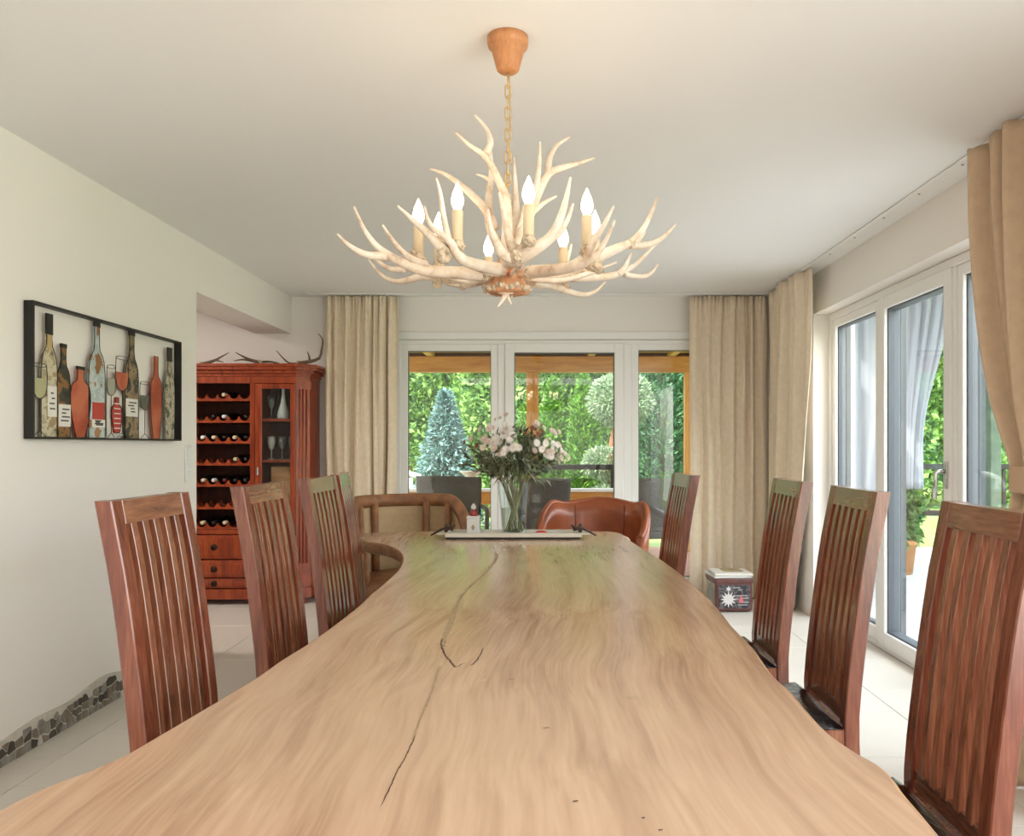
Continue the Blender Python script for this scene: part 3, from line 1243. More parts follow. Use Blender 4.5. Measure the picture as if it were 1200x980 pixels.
for (x, y) in ((-0.24, -0.22), (0.24, -0.22), (-0.22, 0.22), (0.22, 0.22)):
    bm = BM(); tube(bm, [(x * 1.25, y * 1.25, 0.0), (x * 0.95, y * 0.95, 0.35)], [0.026, 0.034], 8)
    obj('leg', bm, M['hide'], ac)

# rust leather tub armchair
lc = thing('armchair', 'rust-brown leather tub armchair at the far end of the table', 'armchair', (0.285, 5.06, 0), math.radians(-14))


def prof2(a):
    d = abs(math.degrees(a) - 90)
    return 0.865 + 0.035 * math.exp(-(d / 32) ** 2) - 0.17 * smooth01((d - 62) / 50) + 0.02 * math.exp(-((d - 58) / 10) ** 2)


bm = BM(); shell(bm, math.radians(-18), math.radians(198), 0.272, 0.27, 0.30, prof2, 0.05, 48, 0.22, 7)
bmesh.ops.bevel(bm, geom=[e for e in bm.edges if len(e.link_faces) == 2 and e.calc_face_angle(0) > 1.0], offset=0.012, segments=2, affect='EDGES')
o = obj('backrest', bm, M['rust_leather'], lc, True)
path = []
for i in range(49):
    a = math.radians(-18 + 216 * i / 48)
    z = prof2(a)
    k = 1 + 0.22 * (z - 0.30)
    path.append((0.298 * k * math.cos(a), 0.296 * k * math.sin(a), z + 0.003))
bm = BM(); tube(bm, path, 0.017, 8)
obj('top_roll', bm, M['rust_leather'], lc)
for deg in (58, 122):
    a = math.radians(deg)
    pts = [(0.271 * (1 + 0.22 * (z - 0.30)) * math.cos(a), 0.269 * (1 + 0.22 * (z - 0.30)) * math.sin(a), z) for z in (0.46, 0.6, 0.75, prof2(a) - 0.01)]
    bm = BM(); tube(bm, pts, 0.0045, 6)
    obj('seam', bm, M['rust_dark'], lc)
bm = BM()
lathe(bm, [(0.0, 0.28), (0.25, 0.28), (0.268, 0.31), (0.268, 0.42), (0.24, 0.46), (0.0, 0.475)], 28)
obj('seat', bm, M['rust_leather'], lc)
for (x, y) in ((-0.2, -0.2), (0.2, -0.2), (-0.2, 0.2), (0.2, 0.2)):
    bm = BM(); tube(bm, [(x * 1.1, y * 1.1, 0.0), (x, y, 0.29)], [0.018, 0.026], 8)
    obj('leg', bm, M['rust_dark'], lc)

# ------------------------------------------------------------------ wine cabinet
CX, CY0, CY1 = -2.61, 6.45, 6.835
XA, XB = -3.335, -1.885            # outer sides
cab = thing('wine_cabinet', 'tall red-brown wooden wine cabinet with scalloped bottle racks and a glass door', 'cabinet', (CX, 6.64, 0))


def cabp(name, mat, fn, *a, **k):
    parent = k.pop('parent', cab)
    o = one(name, mat, None, fn, *a, **k)
    o.parent = parent
    o.matrix_parent_inverse = Matrix.Translation((-CX, -6.64, 0)) if parent is cab else parent.matrix_parent_inverse
    if parent is not cab:
        o.matrix_parent_inverse = Matrix.Identity(4)
    return o


CH = 0.085                          # chamfered corners


def body_poly(e):
    return [(XA - e, CY1), (XA - e, CY0 + CH - e * 0.4), (XA + CH - e * 0.4, CY0 - e), (XB - CH + e * 0.4, CY0 - e), (XB + e, CY0 + CH - e * 0.4), (XB + e, CY1)]


def slab(bm, e, z0, z1):
    prism(bm, body_poly(e), lambda a, b: (a, b, z0), lambda a, b: (a, b, z1))


# carcass: back, bottom, top, uprights, corner pilasters
bm = BM()
box(bm, XA + 0.02, XB - 0.02, CY1 - 0.018, CY1, 0.10, 1.80)
obj_back = None
o = obj('back_board', bm, M['cab_dark']); o.parent = cab; o.matrix_parent_inverse = Matrix.Translation((-CX, -6.64, 0))
cabp('plinth', M['cab_wood'], lambda b: (slab(b, 0.012, 0.045, 0.125)))
cabp('top_board', M['cab_wood'], lambda b: slab(b, 0.0, 1.775, 1.80))
cabp('cornice', M['cab_wood'], lambda b: (slab(b, 0.010, 1.80, 1.825), slab(b, 0.030, 1.825, 1.850), slab(b, 0.055, 1.850, 1.875), slab(b, 0.068, 1.875, 1.895)))
for s in (0, 1):
    def pil(b, s=s):
        if s:
            poly = [(XB - CH - 0.0, CY0), (XB, CY0 + CH), (XB, CY1 - 0.018), (XB - 0.02, CY1 - 0.018), (XB - 0.02, CY0 + CH + 0.01), (XB - CH, CY0 + 0.03)]
        else:
            poly = [(XA + CH, CY0), (XA, CY0 + CH), (XA, CY1 - 0.018), (XA + 0.02, CY1 - 0.018), (XA + 0.02, CY0 + CH + 0.01), (XA + CH, CY0 + 0.03)]
        prism(b, poly, lambda a, c: (a, c, 0.125), lambda a, c: (a, c, 1.775))
    sp = cabp('side_panel', M['cab_wood'], pil)

    def flute(b, s=s):
        for t in (0.25, 0.5, 0.75):
            x = (XB - CH + CH * t) if s else (XA + CH - CH * t)
            y = CY0 + CH * t
            tube(b, [(x, y, 0.32), (x, y, 1.70)], 0.008, 6)
        for (z0, z1) in ((0.14, 0.24), (1.70, 1.765)):
            x0, x1 = (XB - CH, XB) if s else (XA + CH, XA)
            d = 0.010
            prism(b, [(x0, CY0 - d * 0.6), (x1 + (d if s else -d), CY0 + CH), (x1, CY0 + CH + d), (x0 - (d if s else -d) * 0, CY0 + d)], lambda a, c: (a, c, z0), lambda a, c: (a, c, z1))
    cabp('pilaster_moulding', M['cab_wood'], flute)

XU1, XU2 = -2.333, -2.294           # upright between rack and right door
XV1, XV2 = -2.926, -2.887           # mirrored upright on the hidden left side
for (x0, x1) in ((XU1, XU2), (XV1, XV2)):
    cabp('upright', M['cab_wood'], lambda b: bbox(b, x0, x1, CY0, CY1 - 0.018, 0.125, 1.775, 0.003))
cabp('rack_frieze', M['cab_wood'], lambda b: bbox(b, XA + CH, XB - CH, CY0 - 0.004, CY0 + 0.02, 1.745, 1.80, 0.003))
NX = [-2.378 - 0.0846 * k for k in range(6)]
ROWZ = [1.606, 1.434, 1.270, 1.097, 0.930, 0.753, 0.594]


def scallop(b, z):
    x0, x1 = XV2, XU1
    n = 120
    topz = []
    for i in range(n + 1):
        x = x0 + (x1 - x0) * i / n
        dx = (x - NX[0] + 0.0423) % 0.0846 - 0.0423      # distance from the nearest notch
        topz.append((x, z + 0.050 - 0.92 * math.sqrt(max(0.0, 0.0365 ** 2 - dx * dx))))
    poly = [(x0, z), (x1, z)] + list(reversed(topz))
    prism(b, poly, lambda a, c: (a, CY0 + 0.004, c), lambda a, c: (a, CY0 + 0.024, c))
    prism(b, [(x, zz) for x, zz in poly], lambda a, c: (a, CY1 - 0.10, c + 0.0), lambda a, c: (a, CY1 - 0.08, c))
    box(b, x0, x1, CY0 + 0.024, CY1 - 0.018, z, z + 0.008)


for z in ROWZ:
    cabp('bottle_shelf', M['cab_wood'], scallop, z)
cabp('drawer_rail', M['cab_wood'], lambda b: bbox(b, XV2, XU1, CY0 + 0.002, CY1 - 0.018, 0.555, 0.590, 0.003))
M['antique'] = plain('antique_dark_pull', rgb(58, 38, 26), 0.5, 0.7)
for (z0, z1) in ((0.362, 0.548), (0.215, 0.352), (0.132, 0.206)):
    d = cabp('drawer', M['cab_wood'], lambda b: (bbox(b, XV2 + 0.004, XU1 - 0.004, CY0 - 0.006, CY0 + 0.30, z0, z1, 0.004), bbox(b, XV2 + 0.03, XU1 - 0.03, CY0 - 0.012, CY0 - 0.004, z0 + 0.02, z1 - 0.02, 0.004)))

    def pull(b):
        zc = (z0 + z1) / 2
        x = (XV2 + XU1) / 2
        lathe(b, [(0.0, -0.008), (0.022, -0.006), (0.026, 0.0)], 12, (x, CY0 - 0.012, zc), 'Y')
        tube(b, smooth_path([(x - 0.018, CY0 - 0.02, zc + 0.004), (x - 0.016, CY0 - 0.024, zc - 0.016), (x, CY0 - 0.025, zc - 0.022), (x + 0.016, CY0 - 0.024, zc - 0.016), (x + 0.018, CY0 - 0.02, zc + 0.004)], 12), 0.0035, 6)
    h = one('pull', M['antique'], d, pull)
for (x0, x1) in ((XU2, XB - CH), (XA + CH, XV1)):
    def dr(b):
        t = 0.055
        for a in ((x0 + 0.003, x0 + t, 0.56, 1.742), (x1 - t * 0.8, x1 - 0.003, 0.56, 1.742), (x0 + t, x1 - t * 0.8, 1.702, 1.742), (x0 + t, x1 - t * 0.8, 0.56, 0.61)):
            bbox(b, a[0], a[1], CY0 - 0.006, CY0 + 0.016, a[2], a[3], 0.004)
    d = cabp('door', M['cab_wood'], dr)
    one('pane', M['clear'], d, box, x0 + 0.053, x1 - 0.042, CY0 + 0.004, CY0 + 0.007, 0.608, 1.704)
    one('handle', M['chrome'], d, lambda b: (bbox(b, x0 + 0.016, x0 + 0.030, CY0 - 0.016, CY0 - 0.005, 1.02, 1.085, 0.003),))
    lo = cabp('door', M['cab_wood'], lambda b: (bbox(b, x0 + 0.003, x1 - 0.003, CY0 - 0.006, CY0 + 0.016, 0.132, 0.55, 0.004), bbox(b, x0 + 0.05, x1 - 0.05, CY0 - 0.012, CY0 - 0.004, 0.18, 0.50, 0.006)))
    one('knob', M['antique'], lo, lathe, [(0.0, -0.022), (0.011, -0.020), (0.012, -0.012), (0.006, -0.006), (0.008, 0.0)], 10, (x0 + 0.028, CY0 - 0.006, 0.36), 'Y')
    for z in (1.447, 1.122, 0.80, 0.56):
        cabp('shelf', M['cab_wood'], lambda b: box(b, x0, x1, CY0 + 0.03, CY1 - 0.018, z, z + 0.02))
for x in (XA + 0.06, XB - 0.06):
    for y in (CY0 + 0.07, CY1 - 0.05):
        cabp('foot', M['cab_wood'], lambda b: lathe(b, [(0.030, 0.0), (0.042, 0.015), (0.042, 0.035), (0.034, 0.045)], 14, (x, y, 0), 'Z', True))

# bottles lying in the racks, necks to the front
M['bottle_dark'] = plain('dark_green_glass', rgb(20, 22, 18), 0.12, spec=0.7)
M['cap_cream'] = plain('cream_capsule', rgb(226, 206, 170), 0.4)
M['cap_white'] = plain('white_capsule', rgb(232, 228, 224), 0.4)
M['cap_red'] = plain('dark_red_capsule', rgb(92, 26, 24), 0.4)
M['cap_black'] = plain('black_capsule', rgb(24, 22, 22), 0.3)


def make_bottle():
    t = thing('wine_bottle', '', 'bottle', group='wine bottles lying in the cabinet rack')
    bm = BM()
    lathe(bm, [(0.0, 0.30), (0.034, 0.298), (0.037, 0.29), (0.037, 0.115), (0.033, 0.095), (0.018, 0.070), (0.0140, 0.055), (0.0138, 0.04)], 16, (0, 0, 0.037), 'Y')
    obj('glass_body', bm, M['bottle_dark'], t)
    bm = BM()
    lathe(bm, [(0.0140, 0.055), (0.0152, 0.05), (0.0152, 0.004), (0.012, 0.0), (0.0, 0.0)], 14, (0, 0, 0.037), 'Y')
    obj('capsule', bm, M['cap_cream'], t)
    return t


rack = {0: {2: 'cap_cream'}, 1: {2: 'cap_white', 3: 'cap_black', 0: 'cap_black'}, 2: {4: 'cap_white', 3: 'cap_cream', 2: 'cap_black', 1: 'cap_cream', 0: 'cap_black'},
        3: {1: 'cap_cream', 0: 'cap_black'}, 4: {4: 'cap_cream', 3: 'cap_white', 2: 'cap_red', 1: 'cap_black', 0: 'cap_black'}, 5: {}, 6: {4: 'cap_cream', 3: 'cap_black', 2: 'cap_cream'}}
row_word = ['top', 'second', 'third', 'fourth', 'fifth', 'sixth', 'bottom']
ord_word = ['rightmost', 'second from the right', 'third from the right', 'fourth from the right', 'fifth from the right']
cap_word = {'cap_cream': 'cream', 'cap_white': 'white', 'cap_red': 'dark red', 'cap_black': 'black'}
bp0 = make_bottle()
caps = {}
first = True
for r_, d in rack.items():
    for k, cap in d.items():
        lab = 'dark wine bottle with %s cap, %s rack shelf, %s notch' % (cap_word[cap], row_word[r_], ord_word[k])
        loc = (NX[k], CY0 + 0.012 + rng.uniform(0, 0.02), ROWZ[r_] + 0.0125)
        if first:
            b_ = bp0
            b_.location = loc
            b_['label'] = lab
            first = False
        else:
            b_ = dup(bp0, loc, 0, lab)
        for ch in b_.children:
            if ch.name.startswith('capsule'):
                if cap not in caps:
                    me = ch.data.copy()
                    me.materials.clear()
                    me.materials.append(M[cap])
                    caps[cap] = me
                ch.data = caps[cap]

# glassware behind the cabinet's glass door
M['glassware'] = plain('frosty_glassware', rgb(196, 204, 204), 0.15, spec=0.8)
M['glassware'].node_tree.nodes['Principled BSDF'].inputs['Transmission Weight'].default_value = 0.75
M['decor_white'] = plain('white_ceramic', rgb(222, 222, 218), 0.3)


def glassware(name, label, cat, prof, loc, mat, seg=16):
    bm = BM()
    lathe(bm, prof, seg)
    o = tag(obj(name, bm, mat), label, cat)
    o.location = loc
    return o


DEC = [(0.0, 0.0), (0.040, 0.0), (0.046, 0.01), (0.044, 0.05), (0.020, 0.13), (0.012, 0.19), (0.013, 0.25), (0.017, 0.262), (0.0, 0.264)]
GOB = [(0.0, 0.0), (0.030, 0.002), (0.030, 0.005), (0.004, 0.012), (0.004, 0.075), (0.022, 0.10), (0.030, 0.14), (0.026, 0.185), (0.024, 0.185), (0.027, 0.14), (0.018, 0.104), (0.0, 0.09)]
glassware('decanter', 'white ceramic decanter with tall neck behind the cabinet glass, top compartment', 'decanter', DEC, (-2.105, 6.56, 1.467), M['decor_white'])
glassware('wine_glass', 'stemmed glass left of the white decanter in the cabinet', 'glass', GOB, (-2.20, 6.56, 1.467), M['glassware'])
glassware('wine_glass', 'stemmed glass right of the white decanter in the cabinet', 'glass', GOB, (-2.035, 6.60, 1.467), M['glassware'])
glassware('decanter', 'tall clear glass decanter at the back of the cabinet, top compartment', 'decanter', DEC, (-2.19, 6.70, 1.467), M['glassware'])
glassware('wine_glass', 'stemmed glass at the left of the middle cabinet compartment', 'glass', GOB, (-2.20, 6.56, 1.142), M['decor_white'])
glassware('wine_glass', 'stemmed glass in the centre of the middle cabinet compartment', 'glass', GOB, (-2.12, 6.58, 1.142), M['glassware'])
glassware('wine_glass', 'stemmed glass at the right of the middle cabinet compartment', 'glass', GOB, (-2.035, 6.57, 1.142), M['glassware'])
bm = BM()
bbox(bm, -2.20, -2.02, 6.55, 6.70, 0.82, 1.085, 0.004)
wb = tag(obj('wooden_box', bm, wood('pale_box_wood', rgb(170, 120, 74), rgb(198, 148, 98), rgb(214, 168, 120), 0.5, (3, 3, 14))), 'pale wooden box standing behind the cabinet glass, below the glassware', 'box')
one('box_lid', M['cab_dark'], wb, bbox, -2.205, -2.015, 6.545, 6.705, 1.085, 1.10, 0.003)


# antlers lying on the cabinet
M['antler_dark'] = plain('dark_old_antler', rgb(112, 90, 70), 0.6, vary=0.4, scale=25, bump=0.3, bscale=80)


def lying_antler(label, chains, base):
    root = thing('deer_antler', label, 'antler', base, group='old antlers lying on the wine cabinet')
    bm = BM()
    for pts, r0, r1 in chains:
        horn(bm, [Vector(p) - Vector(base) for p in pts], r0, r1, 10, 7)
    obj('beam', bm, M['antler_dark'], root)
    bm = BM()
    p0 = Vector(chains[0][0][0]) - Vector(base)
    lathe(bm, [(0.0, -0.012), (0.022, -0.010), (0.024, 0.0), (0.018, 0.012), (0.0, 0.014)], 10, tuple(p0), 'Y')
    obj('burr', bm, M['burr'], root)
    return root


zt = 1.895
lying_antler('dark curved antler lying at the left of the cabinet top', [
    ([P(236, 427, 6.6), P(250, 423, 6.58), P(258, 419, 6.55), P(268, 413.5, 6.5)], 0.016, 0.003),
    ([P(252, 422, 6.58), P(262, 424.5, 6.5)], 0.010, 0.003)], (-2.70, 6.6, zt))
lying_antler('dark forked antler lying in the middle of the cabinet top', [
    ([P(304, 425, 6.55), P(294, 422, 6.55), P(285, 418, 6.5), P(276, 413, 6.5)], 0.016, 0.003),
    ([P(296, 423, 6.55), P(285, 421.5, 6.5), P(274, 423, 6.5)], 0.011, 0.003),
    ([P(300, 425, 6.55), P(315, 424, 6.6), P(327, 426, 6.6)], 0.012, 0.006)], (-2.30, 6.55, zt))
lying_antler('dark antler with upright curved tines at the curtain end of the cabinet top', [
    ([P(350, 426, 6.55), P(362, 424, 6.55), P(374, 420, 6.55), P(377, 410, 6.55), P(378, 398, 6.55), P(373, 391, 6.55)], 0.018, 0.003),
    ([P(363, 423, 6.55), P(362, 417, 6.53), P(360, 412, 6.52)], 0.010, 0.003),
    ([P(352, 426, 6.55), P(340, 426, 6.6), P(332, 420, 6.6), P(324, 411, 6.6)], 0.012, 0.003)], (-1.92, 6.55, zt))

# ------------------------------------------------------------------ wine-bottle wall art
AX = XL + 0.022                    # plane of the flat metal figures
AY0, AY1, AZ0, AZ1 = 3.333, 4.69, 1.280, 1.845
art = thing('wall_art', 'black-framed metal wall art with a row of painted wine bottles and glasses', 'wall art', (XL, (AY0 + AY1) / 2, AZ0))


def put_art(o, parent=None):
    if parent is None:
        o.parent = art
        o.matrix_parent_inverse = Matrix.Translation((-XL, -(AY0 + AY1) / 2, -AZ0))
    else:
        o.parent = parent
    return o


for (y0, y1, z0, z1) in ((AY0, AY0 + 0.010, AZ0, AZ1), (AY1 - 0.010, AY1, AZ0, AZ1), (AY0 + 0.010, AY1 - 0.010, AZ1 - 0.009, AZ1), (AY0 + 0.010, AY1 - 0.010, AZ0, AZ0 + 0.009)):
    bm = BM(); bbox(bm, XL + 0.004, XL + 0.044, y0, y1, z0, z1, 0.001)
    put_art(obj('frame_bar', bm, M['black_metal']))


def patch_mat(name, cols, scale=14, rough=0.45):
    m, nt, b = new_mat(name)
    tc = nt.nodes.new('ShaderNodeTexCoord')
    n = nt.nodes.new('ShaderNodeTexNoise')
    n.inputs['Scale'].default_value = scale
    n.inputs['Detail'].default_value = 5
    r = nt.nodes.new('ShaderNodeValToRGB')
    r.color_ramp.interpolation = 'CONSTANT' if len(cols) > 3 else 'LINEAR'
    e = r.color_ramp.elements
    k = len(cols)
    e[0].position, e[0].color = 0.32, cols[0]
    e[1].position, e[1].color = 0.32 + 0.36 * (k - 1) / k, cols[-1]
    for i in range(1, k - 1):
        x = e.new(0.32 + 0.36 * i / k)
        x.color = cols[i]
    nt.links.new(tc.outputs['Object'], n.inputs['Vector'])
    nt.links.new(n.outputs['Fac'], r.inputs['Fac'])
    nt.links.new(r.outputs['Color'], b.inputs['Base Color'])
    b.inputs['Roughness'].default_value = rough
    return m


A_BEIGE = patch_mat('art_beige', [rgb(120, 104, 80), rgb(176, 162, 130), rgb(206, 196, 168), rgb(164, 140, 104)], 16)
A_DARK = patch_mat('art_dark', [rgb(28, 28, 28), rgb(58, 54, 46), rgb(140, 96, 54), rgb(40, 44, 44)], 12)
A_RED = patch_mat('art_red', [rgb(160, 62, 40), rgb(184, 84, 56), rgb(196, 108, 76)], 7)
A_BLUE = patch_mat('art_blue', [rgb(150, 100, 62), rgb(176, 188, 188), rgb(196, 204, 202), rgb(170, 128, 86)], 10)
A_TAUPE = patch_mat('art_taupe', [rgb(62, 56, 48), rgb(128, 108, 82), rgb(152, 128, 96), rgb(48, 46, 44)], 13)
A_SPECK = patch_mat('art_speckled', [rgb(88, 80, 66), rgb(170, 160, 138), rgb(194, 186, 166), rgb(150, 132, 106)], 26)
A_LABEL = plain('art_label', rgb(232, 226, 218), 0.5, vary=0.04, scale=20)
A_GOLD = plain('art_gold', rgb(196, 170, 120), 0.35, 0.3)
A_OUT = plain('art_outline_wire', rgb(40, 36, 34), 0.5, 0.3)
A_INK = plain('art_ink', rgb(74, 66, 64), 0.6)
A_REDINK = plain('art_red_print', rgb(186, 62, 54), 0.5)


def flat_shape(name, outline, mat, x0, x1, parent=None):
    """outline: list of (Y, Z)"""
    bm = BM()
    prism(bm, outline, lambda a, b: (x0, a, b), lambda a, b: (x1, a, b))
    return put_art(obj(name, bm, mat), parent)


def bottle_outline(cy, w, zb, zs, zt, wn, foot=1.0):
    half = [(w / 2 * foot, zb), (w / 2 * (foot + (1 - foot) * 0.7), zb + (zs - zb) * 0.35), (w / 2, zb + (zs - zb) * 0.62), (w / 2, zb + (zs - zb) * 0.85), (w / 2 * 0.88, zs), (w / 2 * 0.62 + wn * 0.15, zs + (zt - zs) * 0.13), (wn / 2 * 1.25, zs + (zt - zs) * 0.28), (wn / 2, zs + (zt - zs) * 0.45), (wn / 2, zt)]
    return [(cy + a, b) for a, b in half] + [(cy - a, b) for a, b in reversed(half)]


def art_bottle(cy, w, zs, zt, wn, mat, foot=1.0, capmat=None, cap_frac=0.18, zb=AZ0 + 0.009):
    out = bottle_outline(cy, w, zb, zs, zt, wn, foot)
    o = flat_shape('bottle_figure', out, mat, AX, AX + 0.006)
    pts = [(AX + 0.006, a, b) for a, b in out]
    bm = BM(); tube(bm, pts + [pts[0]], 0.0022, 5)
    put_art(obj('outline', bm, A_OUT), o)
    if capmat:
        c0 = zt - (zt - zs) * cap_frac
        flat_shape('neck_foil', [(cy - wn * 0.62, c0), (cy + wn * 0.62, c0), (cy + wn * 0.62, zt + 0.002), (cy - wn * 0.62, zt + 0.002)], capmat, AX + 0.001, AX + 0.009, o)
    return o


def art_label(o, cy, w, z0, z1, mat=None, ink=True):
    flat_shape('label', [(cy - w / 2, z0), (cy + w / 2, z0), (cy + w / 2, z1), (cy - w / 2, z1)], mat or A_LABEL, AX + 0.0062, AX + 0.0082, o)
    if ink:
        bm = BM()
        r = random.Random(int(cy * 1000))
        for k in range(4):
            z = z1 - (z1 - z0) * (0.25 + 0.17 * k)
            hw = w * r.uniform(0.15, 0.34)
            c = cy + r.uniform(-0.1, 0.1) * w
            box(bm, AX + 0.0082, AX + 0.009, c - hw, c + hw, z, z + 0.006)
        put_art(obj('label_lines', bm, A_INK), o)


b1 = art_bottle(3.466, 0.113, 1.618, 1.8085, 0.036, A_BEIGE, 1, M['black_metal'], 0.45)
flat_shape('neck_foil', [(3.466 - 0.016, 1.66), (3.466 + 0.016, 1.66), (3.466 + 0.016, 1.72), (3.466 - 0.016, 1.72)], A_GOLD, AX + 0.004, AX + 0.0085, b1)
art_label(b1, 3.485, 0.062, 1.375, 1.505)
b2 = art_bottle(3.569, 0.098, 1.562, 1.694, 0.034, A_DARK, 1, M['black_metal'], 0.12)
art_label(b2, 3.575, 0.088, 1.335, 1.432)
art_bottle(3.70, 0.158, 1.520, 1.608, 0.050, A_RED, 0.45, M['black_metal'], 0.14)
b4 = art_bottle(3.834, 0.138, 1.648, 1.830, 0.040, A_BLUE, 1, M['black_metal'], 0.12)
art_label(b4, 3.845, 0.10, 1.375, 1.455, A_REDINK, False)
art_label(b4, 3.845, 0.11, 1.338, 1.375)
b5 = art_bottle(4.157, 0.134, 1.644, 1.8325, 0.044, A_TAUPE, 1, M['black_metal'], 0.12)
art_label(b5, 4.155, 0.118, 1.400, 1.490)
art_bottle(4.417, 0.128, 1.586, 1.734, 0.040, A_RED, 0.55)
art_bottle(4.575, 0.118, 1.617, 1.798, 0.042, A_SPECK, 0.9, M['black_metal'], 0.42)
b8 = art_bottle(4.012, 0.095, 1.440, 1.488, 0.030, A_REDINK, 0.5, None, 0, 1.315)
bm = BM()
for k in range(6):
    z = 1.335 + 0.024 * k
    box(bm, AX + 0.0062, AX + 0.009, 3.985, 4.04, z, z + 0.005)
put_art(obj('label_lines', bm, A_LABEL), b8)
flat_shape('backing_label', [(3.94, AZ0 + 0.02), (4.082, AZ0 + 0.02), (4.082, 1.50), (3.94, 1.50)], A_LABEL, AX - 0.006, AX - 0.003)


def art_glass(cy, w, zrim, zbowl, liquid, zl, tilt=0.0):
    bm = BM()
    r = w / 2
    left = [(AX + 0.010, cy - r * 0.92, zrim), (AX + 0.010, cy - r, (zrim + zbowl) / 2 + 0.01), (AX + 0.010, cy - r * 0.8, zbowl + 0.02), (AX + 0.010, cy, zbowl)]
    right = [(AX + 0.010, 2 * cy - y, z) for _, y, z in reversed(left)]
    tube(bm, smooth_path(left + right[1:], 24), 0.0016, 5)
    el = [(AX + 0.010 + 0.004 * math.sin(a), cy + r * 0.92 * math.cos(a), zrim + 0.008 * math.sin(a)) for a in [2 * PI * k / 20 for k in range(21)]]
    tube(bm, el, 0.0014, 5)
    tube(bm, [(AX + 0.010, cy, zbowl), (AX + 0.010, cy, AZ0 + 0.03)], 0.0016, 5)
    tube(bm, smooth_path([(AX + 0.010, cy - r * 0.8, AZ0 + 0.011), (AX + 0.010, cy - r * 0.4, AZ0 + 0.024), (AX + 0.010, cy, AZ0 + 0.034), (AX + 0.010, cy + r * 0.4, AZ0 + 0.024), (AX + 0.010, cy + r * 0.8, AZ0 + 0.011)], 12), 0.0014, 5)
    o = put_art(obj('glass_outline', bm, A_OUT))
    pts = []
    for k in range(13):
        a = PI + PI * k / 12
        pts.append((cy + r * 0.97 * math.cos(a), zl + (zl - zbowl) * math.sin(a)))
    flat_shape('painted_wine', pts, liquid, AX + 0.0085, AX + 0.0098, o)


art_glass(3.395, 0.100, 1.586, 1.4475, plain('art_white_wine', rgb(178, 176, 136), 0.4), 1.532)
art_glass(3.952, 0.080, 1.633, 1.494, plain('art_grey_wine', rgb(168, 164, 146), 0.4), 1.575)
art_glass(4.055, 0.125, 1.686, 1.525, A_RED, 1.615)
art_glass(4.283, 0.105, 1.58, 1.439, plain('art_dark_wine', rgb(96, 92, 84), 0.4, vary=0.3, scale=40), 1.515)

# light switches at the wall's end
sw = thing('light_switch', 'white triple light switch plate near the end of the left wall', 'switch', (XL, 4.865, 1.145))
one('plate', M['upvc'], sw, bbox, 0.0005, 0.009, -0.040, 0.040, -0.112, 0.112, 0.003)
for k in (-1, 0, 1):
    one('rocker', plain('switch_rocker', rgb(240, 238, 234), 0.3), sw, bbox, 0.009, 0.014, -0.028, 0.028, k * 0.071 - 0.028, k * 0.071 + 0.028, 0.002)

# ------------------------------------------------------------------ antler chandelier
CC = Vector((-0.117, 2.505, 0))
ch = thing('antler_chandelier', 'pale antler chandelier with eight lit candle bulbs hanging from the ceiling', 'chandelier', (CC.x, CC.y, 1.78))


def chp(o, parent=None):
    if parent is None:
        o.parent = ch
        o.matrix_parent_inverse = Matrix.Translation((-CC.x, -CC.y, -1.78))
    else:
        o.parent = parent
    return o


bm = BM()
lathe(bm, [(0.0, 2.392), (0.026, 2.393), (0.034, 2.400), (0.052, 2.466), (0.060, 2.470), (0.0625, 2.4785), (0.0625, 2.4995), (0.0, 2.4998)], 32, (CC.x, CC.y, 0))
chp(obj('canopy', bm, M['terracotta']))
# chain
z = 2.392
bm = BM(); tube(bm, [(CC.x, CC.y, 2.395), (CC.x, CC.y, 2.345)], 0.0035, 6)
chp(obj('hook', bm, M['brass']))
links = []
zc = 2.335
link_me = {}
for k in range(13):
    bm = BM()
    pts = []
    for i in range(17):
        a = 2 * PI * i / 16
        dx = 0.0085 * math.cos(a)
        dz = 0.012 * math.sin(a) + (0.009 if math.sin(a) > 0 else -0.009)
        pts.append((dx, 0, dz) if k % 2 == 0 else (0, dx, dz))
    if k % 2 not in link_me:
        tube(bm, pts, 0.0030, 6)
        o = obj('chain_link', bm, M['brass'])
        link_me[k % 2] = o.data
    else:
        bm.free()
        o = bpy.data.objects.new('chain_link', link_me[k % 2])
        COL.objects.link(o)
    o.parent = ch
    o.location = (0, 0, zc - 1.78)
    zc -= 0.0335
zc_end = zc
bm = BM(); tube(bm, smooth_path([(CC.x + 0.004, CC.y, 2.39), (CC.x + 0.007, CC.y, 2.2), (CC.x - 0.004, CC.y, 2.05), (CC.x, CC.y, 1.84)], 20), 0.0022, 5)
chp(obj('lamp_cord', bm, M['brass']))
# hub
bm = BM()
lathe(bm, [(0.0, 1.715), (0.055, 1.716), (0.066, 1.722), (0.068, 1.735), (0.058, 1.742), (0.048, 1.760), (0.052, 1.785), (0.040, 1.80), (0.022, 1.83), (0.014, 1.90), (0.0, 1.905)], 28, (CC.x, CC.y, 0))
chp(obj('hub', bm, M['rust_hub']))
bm = BM()
for k in range(28):
    a = 2 * PI * k / 28
    r = 0.064 + 0.004 * math.sin(k * 2.3)
    t = bmesh.new()
    bmesh.ops.create_icosphere(t, subdivisions=1, radius=0.0105, matrix=Matrix.Translation((CC.x + r * math.cos(a), CC.y + r * math.sin(a), 1.729 + 0.004 * math.sin(k * 1.7))))
    merge(bm, t)
chp(obj('burr_ring', bm, M['burr']))
bm = BM(); t = bmesh.new(); bmesh.ops.create_icosphere(t, subdivisions=2, radius=0.013, matrix=Matrix.Translation((CC.x + 0.006, CC.y - 0.062, 1.770))); merge(bm, t)
chp(obj('hub_knob', bm, plain('copper_knob', rgb(190, 108, 66), 0.3, 0.3)))


